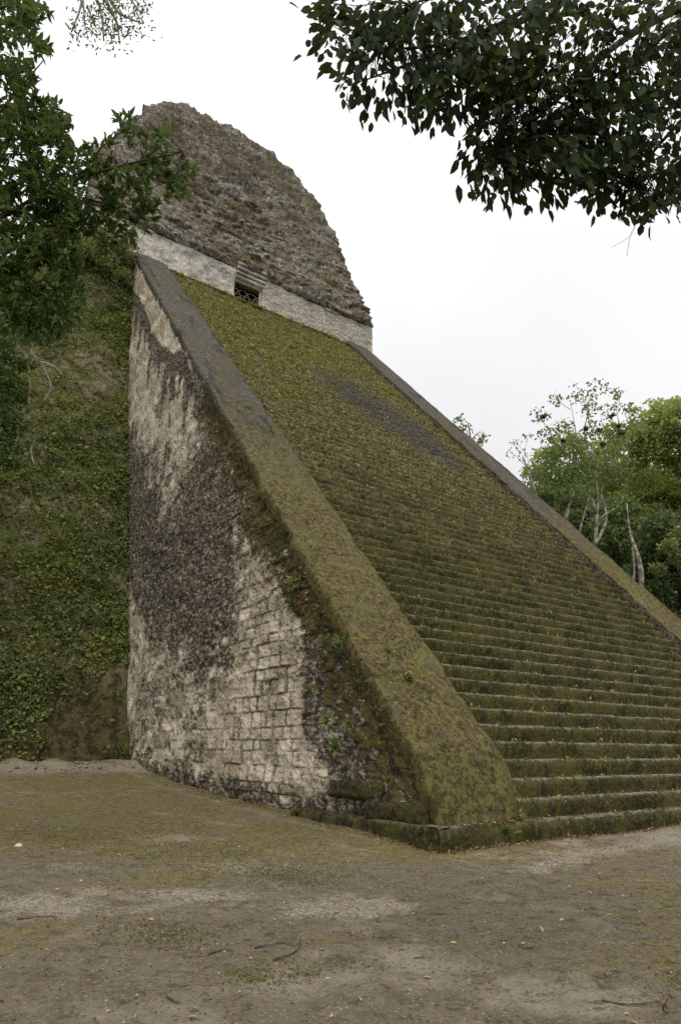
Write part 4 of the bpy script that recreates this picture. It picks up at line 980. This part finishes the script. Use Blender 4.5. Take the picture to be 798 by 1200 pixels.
# ------------------------------------------------------------------ stuff: ground cover on the slope
n = 34000
x = -rng.random(n)**1.25*13; z = 1.2+rng.random(n)*31.8
p0 = np.stack([x, body_y(z), z], 1)
dens = .68+1.3*fbm(p0*.42, 4, 141)+.6*fbm(p0*1.6, 3, 142)
dens += .25*sstep(16, 8, z)*sstep(4.0, 6.0, z)+.30*sstep(26, 31, z)-.35*np.exp(-((z-20)/4.5)**2)*np.exp(-((x+1.6)/1.4)**2)
dens -= .75*sstep(5.2, 4.2, z+.8*fbm(p0*.6, 2, 144))*sstep(-3.4, -2.4, x)
keep = rng.random(n) < np.clip(dens, .02, 1); p0 = p0[keep]; n = len(p0)
dd_ = .55*fbm(p0*.28, 4, 21)+.22*fbm(p0*1.1, 4, 22); dd_ *= np.clip(-p0[:, 0]/1.2, .12, 1); p0[:, 1] -= dd_+rng.uniform(0, .18, n)
per = 3; P = np.repeat(p0, per, 0)+rng.normal(size=(n*per, 3))*.10; D = rand_dirs(n*per)*.8+np.array([0, -.7, .1])
s = rng.uniform(.08, .18, n*per)*np.repeat(1+.7*(rng.random(n) < .2), per); v = np.clip(np.repeat(.55+.85*fbm(p0*.7, 3, 147)+.15*rng.normal(size=n), per)+.12*rng.normal(size=n*per), 0, 1)
o = leaf_mesh('ground_cover', MAT['leaf_cover'], P, D, s, s*.6, v, None, LEAF_SMALL, up=rng.normal(size=(n*per, 3))*.45+np.array([-.2, -.5, 1.])); tag(o, 'creeping green leaves covering the steep earth slope left of the stairway', 'ground cover', kind='stuff')

# weeds on the stair, thickest near the top
def stair_pt(x, z, dn=.0):
    n_ = np.clip(np.ceil(z/RIS), 2, NST); zz_ = n_*RIS; h_ = np.clip(.032*np.maximum(0, n_-2), 0, .46)
    y_ = YB+(zz_+h_-ZB)/TN+rng.uniform(0, .25, len(x)); return np.stack([x, y_, zz_], 1)
n = 17000; x = rng.uniform(WB, XI, n); z = rng.uniform(.4, 32.9, n)
q = np.stack([x, z, 0*x], 1); lim = np.interp(x, [2.3, 3.6, 5.6, 8.8, 10.5, 14, 17, 17.9], [17.2, 17.0, 17.8, 22.5, 24.6, 24.9, 22.0, 17.5])
dens = sstep(-1.2, 1.4, z-lim+1.2*fbm(q*.5, 3, 151))*np.clip(.55+1.3*fbm(q*.9, 3, 152), .05, 1)+.05+.08*sstep(.1, .5, fbm(q*.4, 3, 153))+.12*sstep(8, 18, z)
dens += .14*np.exp(-((XI-x)/.7)**2)+.06*np.exp(-((x-WB)/.5)**2)*sstep(3, 8, z)
dens *= 1-.9*sstep(-.8, .8, poly_sd(q[:, :2], bare_poly))
kp = rng.random(n) < dens; p0 = stair_pt(x[kp], z[kp])
xb_ = rng.uniform(WB, XI, 240); p0 = np.vstack([p0, np.stack([xb_, YTOP-.12-.2*rng.random(240), 33.08+.08*rng.random(240)], 1)]); n = len(p0); per = 6
P = np.repeat(p0, per, 0)+rng.normal(size=(n*per, 3))*np.array([.08, .05, .03]); D = rand_dirs(n*per)*.9+np.array([0, -.35, .7])
s = rng.uniform(.06, .20, n*per)*np.repeat(.6+.5*sstep(8, 22, p0[:, 2]), per); v = np.clip(np.repeat(rng.random(n), per)*.75+.3*rng.random(n*per), 0, 1)
o = leaf_mesh('weeds', MAT['weed'], P, D, s, s*.5, v, None, LEAF_SMALL); tag(o, 'yellow green weeds sprouting on the steps, thickest below the temple door', 'weeds', kind='stuff')

# moss and leaf bits on the balustrades, the step edges and the damp edge of the flank
MAT['tuft'] = m_leaf('moss_tuft', (.030, .026, .011), (.150, .138, .042), .2, .8, yellow=(.30, .26, .15), spec=.1)
def bits(name, lab, P, L0, L1, up=(0, -.4, 1.), mat='tuft'):
    n = len(P); D = rand_dirs(n)*.9+np.array([-.1, -.4, .35]); s = rng.uniform(L0, L1, n)*(.6+.8*rng.random(n)**2)
    o = leaf_mesh(name, MAT[mat], P, D, s, s*.6, np.clip(.5+.5*fbm(P*.8, 3, 171)+.25*rng.normal(size=n), 0, 1), None, LEAF_SMALL); tag(o, lab, 'moss', kind='stuff')
n = 16000; xx = rng.uniform(-.08, WB, n); yy = .2+25*rng.random(n)**1.5; pb = np.stack([xx, yy, top_z(yy)+.015], 1)
pb = pb[rng.random(n) < np.clip(.5+1.1*fbm(pb*.9, 3, 172), .03, 1)*sstep(20, 8, pb[:, 2])+.05]
n = 9000; yy = 1+20*rng.random(n); p2 = np.stack([rng.uniform(XI, XR, n), yy, top_z(yy)+.015], 1); p2 = p2[rng.random(n) < np.clip(.45+1.1*fbm(p2*.9, 3, 173), .03, 1)*sstep(17, 8, p2[:, 2])]
bits('moss_tufts', 'small moss tufts and leaf bits on the two sloping balustrades', np.vstack([pb, p2]), .02, .075)
n = 30000; ns_ = 1+(rng.random(n)**1.3*70).astype(int); xx = rng.uniform(WB, XI, n); ny = np.array([nose_y(int(k)) for k in range(1, 75)])[ns_-1]
side = rng.random(n) < .45; pz = np.where(side, ns_*RIS-rng.random(n)*.3, ns_*RIS+.012); py_ = np.where(side, ny-.01, ny+rng.random(n)*.2)
ps = np.stack([xx, py_, pz], 1); ps = ps[rng.random(n) < np.clip(.5+1.2*fbm(ps*.7, 3, 174), .03, 1)]
bits('step_moss', 'moss tufts and dry leaf bits clinging to the step edges', ps, .03, .085)
n = 9000; yy = .6+13*rng.random(n); sl_ = np.abs(rng.normal(size=n))*1.0; zz2 = top_z(yy)-.1-sl_*1.53; pf = np.stack([-.09-.05*rng.random(n), yy, zz2], 1); pf = pf[(zz2 > .3) & (rng.random(n) < np.clip(.35+1.3*fbm(pf*.9, 3, 175), .02, 1))]
bits('flank_moss', 'hanging moss bits along the upper damp edge of the flank wall', pf, .03, .11)

# dry tufts on the ruined crest
def comb_pts(n):
    z = rng.uniform(36.3, 54.8, n); xl = np.interp(z, LV[:, 0], LV[:, 1]); xr = np.interp(z, LV[:, 0], LV[:, 2]); x = xl+(xr-xl)*rng.uniform(.05, .955, n); return np.stack([x, np.interp(z, LV[:, 0], LV[:, 3]), z], 1)
p0 = comb_pts(15000); dens = .28+1.0*fbm(p0*.4, 4, 161); p0 = p0[rng.random(len(p0)) < np.clip(dens, .02, 1)]; n = len(p0); per = 3
p0[:, 1] -= .25*fbm(p0*.45, 4, 120)+.1
P = np.repeat(p0, per, 0)+rng.normal(size=(n*per, 3))*.09; D = rand_dirs(n*per)*.8+np.array([0, -.6, -.1]); s = rng.uniform(.07, .17, n*per); vv = np.repeat(rng.random(n), per)
o = leaf_mesh('dry_tufts', m_leaf('dry_tuft_blade', (.14, .085, .042), (.27, .26, .095), .2, .8, spec=.1), P, D, s, s*.34, vv, None, LEAF_SMALL); tag(o, 'rusty and green tufts of dry plants growing over the ruined crest', 'dry plants', kind='stuff')
for k, (x, z, lab) in enumerate(((4.1, 55.8, 'grass tuft standing on the very top of the crest'), (20.55, 43.9, 'tuft in the notch on the right shoulder of the crest'), (17.2, 52.4, 'tuft on the upper right curve of the crest'))):
    b = np.array([x, float(np.interp(z, LV[:, 0], LV[:, 3]))+.5, z]); n = 60; t = empty('grass_tuft', b, lab, 'plant')
    D = rand_dirs(n)*.5+np.array([0, 0, .8]); leaf_mesh('blades', MAT['weed'], b+rng.normal(size=(n, 3))*.12, D, rng.uniform(.3, .75, n), .035, rng.random(n), t, LEAF_SMALL)

# ------------------------------------------------------------------ stuff: moss tufts on the balustrades, ferns on the flank
def plant(name, lab, b, nrm, n, L, W, mat, spread=.7, cat='plant', group=None):
    b = np.array(b, float); t = empty(name, b, lab, cat, group); D = rand_dirs(n)*spread+np.array(nrm, float)
    g = Geo()
    leaf_mesh('fronds', mat, b+rng.normal(size=(n, 3))*L*.18, D, rng.uniform(.5, 1, n)*L, W, rng.random(n), t, LEAF_BIG); return t
def bal(x, y): return (x, y, float(top_z(y))+.02)
for k, (px, py, lab) in enumerate(((455, 765, 'low green weed in the mossy middle of the left balustrade'), (478, 795, 'low green weed on the left balustrade just below the middle one'), (281, 600-118, 'small weed on the left balustrade where its grey top turns mossy'), (292, 478, 'small weed beside the other on the left balustrade at the grey edge'),
                                   (318, 506, 'tiny weed near the inner edge of the left balustrade'))):
    d_ = FWD+(px-399)/F_PX*RGT-(py-600)/F_PX*UPV; s_ = (ZB+(CAM[1]-YB)*TN-CAM[2])/(d_[2]-d_[1]*TN); p = CAM+s_*d_
    plant('weed', lab, p, (0, -.5, .8), 34 if k < 2 else 20, .22, .05, MAT['weed'], .8)
def wallp(y, z, o_=.1): return (-o_, y, z)
for k, (y, z, n, L, lab, mt) in enumerate(((4.75, 3.05, 26, .30, 'bright green fern growing out of the mossy flank', 'leaf_bush'), (3.9, 2.35, 30, .28, 'green fern low in the mossy flank below the bright one', 'leaf_cover'), (3.6, 1.75, 34, .26, 'green weed above the foundation blocks of the flank', 'leaf_cover'),
                                          (3.4, 4.1, 30, .30, 'bluish green clump high on the mossy edge of the flank', 'leaf_forest'), (5.6, 6.0, 30, .34, 'green clump on the dark flank under the mossy edge', 'leaf_cover'), (3.05, 2.2, 28, .25, 'small weed on the mossy flank close to the stair foot', 'leaf_cover'))):
    plant('fern', lab, wallp(y, z), (-.9, -.2, .2), n, L, .06, MAT[mt], .9)
plant('flower', 'single red flower on the dark flank under the mossy edge', wallp(5.2, 5.55, .18), (-.9, 0, .3), 9, .10, .05, MAT['red'], .7, 'flower')
for (x, y, z, lab) in ((1.95, .10, .42, 'bright green weed at the foot of the left balustrade'), (1.5, -.05, .22, 'small weed on the face of the lowest step'), (-.2, 18.2, 1.4, 'spiky dark weed in the corner between slope and flank'), (-.25, 5.1, .22, 'green weed on the ground against the flank')):
    plant('weed', lab, (x, y, z), (-.3, -.5, .8), 22, .20 if y < 10 else .7, .05, MAT['leaf_bush'] if y < 10 else MAT['leaf_cover'], .8)

# ------------------------------------------------------------------ litter, grass, pebbles, twigs, stones
def gheight(p):
    q = np.stack([p[:, 0], p[:, 1], np.zeros(len(p))], 1)
    return ground_z(q[:, 0], q[:, 1])+.045*fbm(q*.7, 3, 3)+.028*fbm(q*2.6, 3, 5)+.016*fbm(q*7, 2, 9)
pts = []
a_ = rng.random(1500); pts.append(np.stack([-.4+8*a_**1.1, -.02-np.abs(rng.normal(size=1500))*.11, 0*a_], 1))
a_ = rng.random(700); pts.append(np.stack([-.05-np.abs(rng.normal(size=700))*.22-.25*(a_ < .25), 1+12*a_, 0*a_], 1))
a_ = rng.random(120); pts.append(np.stack([-.35-np.abs(rng.normal(size=120))*.1, .0+2*a_, 0*a_], 1))
p = np.concatenate(pts); p[:, 2] = gheight(p)+.012
st_ = []
for k_ in range(1, 9):
    m_ = 420 if k_ < 3 else 200; xx = WB+(XI-WB)*rng.random(m_)**1.6 if k_ > 1 else .1+9*rng.random(m_)**1.3
    st_.append(np.stack([xx, np.full(m_, nose_y(k_+1))-np.abs(rng.normal(size=m_))*.09-.01, np.full(m_, k_*RIS+.018)], 1))
a_ = rng.random(260); st_.append(np.stack([.1+2.3*a_, .06-np.abs(rng.normal(size=260))*.05, np.full(260, RIS+.02)], 1))
p = np.vstack([p]+st_)
xx = rng.uniform(.3, 2.2, 160); yy = rng.uniform(.9, 7, 160); p = np.vstack([p, np.stack([xx, yy, top_z(yy)+.03], 1)])
n = len(p); D = rand_dirs(n)*np.array([1, 1, .35]); L = rng.uniform(.03, .075, n)
o = leaf_mesh('leaf_litter', MAT['litter'], p, D, L, L*.55, rng.random(n), None, LEAF_SMALL, up=rng.normal(size=(n, 3))*.35+np.array([0, 0, 1.])); tag(o, 'brown and yellow dead leaves drifted along the foot of the stairs', 'leaf litter', kind='stuff')

n = 420; p = np.stack([rng.uniform(-9.5, 4, n), rng.uniform(-7.5, 6, n), np.zeros(n)], 1); p = p[(p[:, 1] < -.1) | (p[:, 0] < -.3)]; n = len(p)
p[:, 2] = gheight(p)+.012; D = rand_dirs(n)*np.array([1, 1, .25]); L = rng.uniform(.035, .085, n)
o = leaf_mesh('fallen_leaves', MAT['yellow'], p, D, L, L*.38, rng.random(n), None, LEAF_BIG, up=rng.normal(size=(n, 3))*.3+np.array([0, 0, 1.])); tag(o, 'pale yellow fallen leaves scattered over the bare ground', 'fallen leaves', kind='stuff')
# grass patches
def gpix(px, py):
    d_ = FWD+(px-399)/F_PX*RGT-(py-600)/F_PX*UPV; s_ = -CAM[2]/d_[2]
    for _ in range(6):
        q = CAM+s_*d_; s_ = (float(ground_z(q[0], q[1]))-CAM[2])/d_[2]
    return CAM+s_*d_
pp_ = []
for (px, py, rx, ry, n_) in ((60, 978, 60, 6, 500), (90, 985, 40, 4, 260), (240, 1000, 70, 10, 700), (345, 1030, 45, 7, 800), (300, 1022, 70, 7, 400), (180, 1092, 55, 10, 420), (200, 1105, 40, 7, 240), (300, 1145, 28, 8, 240), (355, 1140, 18, 4, 60), (225, 968, 18, 4, 100), (250, 1005, 160, 22, 900), (140, 1000, 130, 20, 500), (600, 1012, 40, 4, 60), (455, 1098, 10, 3, 40), (790, 1150, 8, 8, 60), (410, 1130, 20, 5, 60)):
    for _ in range(int(n_*1.6)): pp_.append(gpix(px+rx*rng.normal()*.75, py+ry*rng.normal()*.75))
p = np.array(pp_); p[:, 2] = gheight(p); n = len(p); D = rand_dirs(n)+np.array([0, 0, .3]); L = rng.uniform(.015, .05, n)
o = leaf_mesh('grass', MAT['grass'], p, D, L, L*.32, rng.random(n), None, LEAF_SMALL); tag(o, 'thin low green grass and seedlings in patches on the earth', 'grass', kind='stuff')
n = 26000; p = np.stack([rng.uniform(-9.5, 8, n), rng.uniform(-8, 16, n), np.zeros(n)], 1); p = p[(p[:, 1] < -.1) | (p[:, 0] < -.3)]; n = len(p)
p[:, 2] = gheight(p)+.006; D = rand_dirs(n)*np.array([1, 1, .3]); L = rng.uniform(.010, .040, n)
pe = np.array(pp_[::2])+rng.normal(size=(len(pp_[::2]), 3))*np.array([.12, .12, 0]); pe[:, 2] = gheight(pe)+.006
p = np.vstack([p, pe]); n = len(p); D = rand_dirs(n)*np.array([1, 1, .3]); L = rng.uniform(.010, .040, n)
o = leaf_mesh('leaf_crumbs', MAT['litter'], p, D, L, L*.6, rng.random(n), None, LEAF_SMALL); tag(o, 'tiny brown leaf crumbs strewn over the earth in front of the pyramid', 'leaf litter', kind='stuff')
# pebbles
def rock_geo(g, c, r, seed, sub_=2):
    import bmesh
    bm = bmesh.new(); bmesh.ops.create_icosphere(bm, subdivisions=sub_, radius=1); V = np.array([v.co[:] for v in bm.verts]); F = [[v.index for v in f.verts] for f in bm.faces]; bm.free()
    V = V*(1+.34*fbm(V*1.5+seed, 3, seed))[:, None]; V = np.sign(V)*np.abs(V)**.85; g.add(np.array(c)+V*np.array(r), F)
g = Geo(); n = 620; p = np.stack([rng.uniform(-9.5, 4, n), rng.uniform(-8, 5, n), np.zeros(n)], 1); p = p[(p[:, 1] < -.15) | (p[:, 0] < -.4)]; p[:, 2] = gheight(p)
for k, q in enumerate(p): rr = .005+.014*rng.random()**3; rock_geo(g, q, (rr, rr*rng.uniform(.7, 1.3), rr*.6), k % 97, 1)
k0 = len(p); n = 150; p = np.stack([-rng.random(n)*6.5-.2, rng.normal(size=n)*.7+17.0, np.zeros(n)], 1); p[:, 2] = gheight(p)+.08
for k, q in enumerate(p): rr = .02+.07*rng.random()**2; rock_geo(g, q, (rr, rr*1.2, rr*.6), k % 89, 1)
o = g.build('pebbles', MAT['stone']); tag(o, 'small grey pebbles and gravel strewn over the earth', 'pebbles', kind='stuff')
def stone(lab, px, py, r, mat):
    c = gpix(px, py); c[2] = float(gheight(c[None])[0])+r[2]*.3; g = Geo(); rock_geo(g, c, r, int(px), 3); V = np.concatenate(g.V)
    o = mesh('stone', V-c, g.F, mat); o.location = c; tag(o, lab, 'stone'); return o
stone('small white stone lying on the mossy ground near the left edge', 22, 993, (.06, .055, .04), MAT['whitestone'])
stone('flat brownish stone leaning at the foot of the overgrown slope', 106, 889, (.30, .14, .20), MAT['redstone'])
stone('mossy rock on the ground beside the back end of the flank', 170, 912, (.28, .34, .17), MAT['slope'])
stone('pale slab in the rubble left of the mossy rock', 146, 902, (.34, .26, .10), MAT['stone'])
stone('pale rock in the rubble at the corner of slope and flank', 140, 893, (.30, .25, .16), MAT['stone'])
stone('low grey rock at the foot of the slope near the left edge', 48, 903, (.34, .24, .15), MAT['stone'])
for k, (a1, a2, a3, lab) in enumerate((((298, 1114), (330, 1108), (345, 1112), 'thin grey twig on the bare earth in the left foreground'), ((244, 1120), (262, 1116), (272, 1117), 'short crooked twig left of the longer one in the foreground'), ((320, 1128), (348, 1118), (352, 1100), 'forked twig lying right of the longest one'),
                                          ((509, 1071), (520, 1070), (528, 1071), 'dark stick lying in the middle of the earth'), ((195, 1168), (205, 1178), (212, 1182), 'bent dark twig in the lower left foreground'), ((705, 1178), (735, 1181), (775, 1178), 'brown root lying in the lower right corner'), ((20, 1078), (60, 1076), (66, 1080), 'brown twig beside the pale path at the left'))):
    P3 = [gpix(*q) for q in (a1, a2, a3)]
    for q in P3: q[2] = float(gheight(q[None])[0])+.012
    pts = spline(P3, 10); g = Geo(); g.tube(pts-P3[0], np.linspace(.009, .004, len(pts)), 5, .3, k); s_ = (pts[6]-P3[0]); g.tube([s_, s_+np.array([.05, .04, .02])], [.004, .002], 4)
    o = g.build('twig', MAT['twig']); o.location = P3[0]; tag(o, lab, 'twig')
c = gpix(786, 1192); c[2] = float(gheight(c[None])[0]); th = np.linspace(.3, 5.4, 22); g = Geo(); g.tube(np.stack([.07*np.cos(th), .02*np.sin(th*2), .055+.055*np.sin(th)], 1), .006, 5)
o = g.build('vine_loop', MAT['twig']); o.location = c; tag(o, 'curled dry vine loop in the bottom right corner', 'vine')
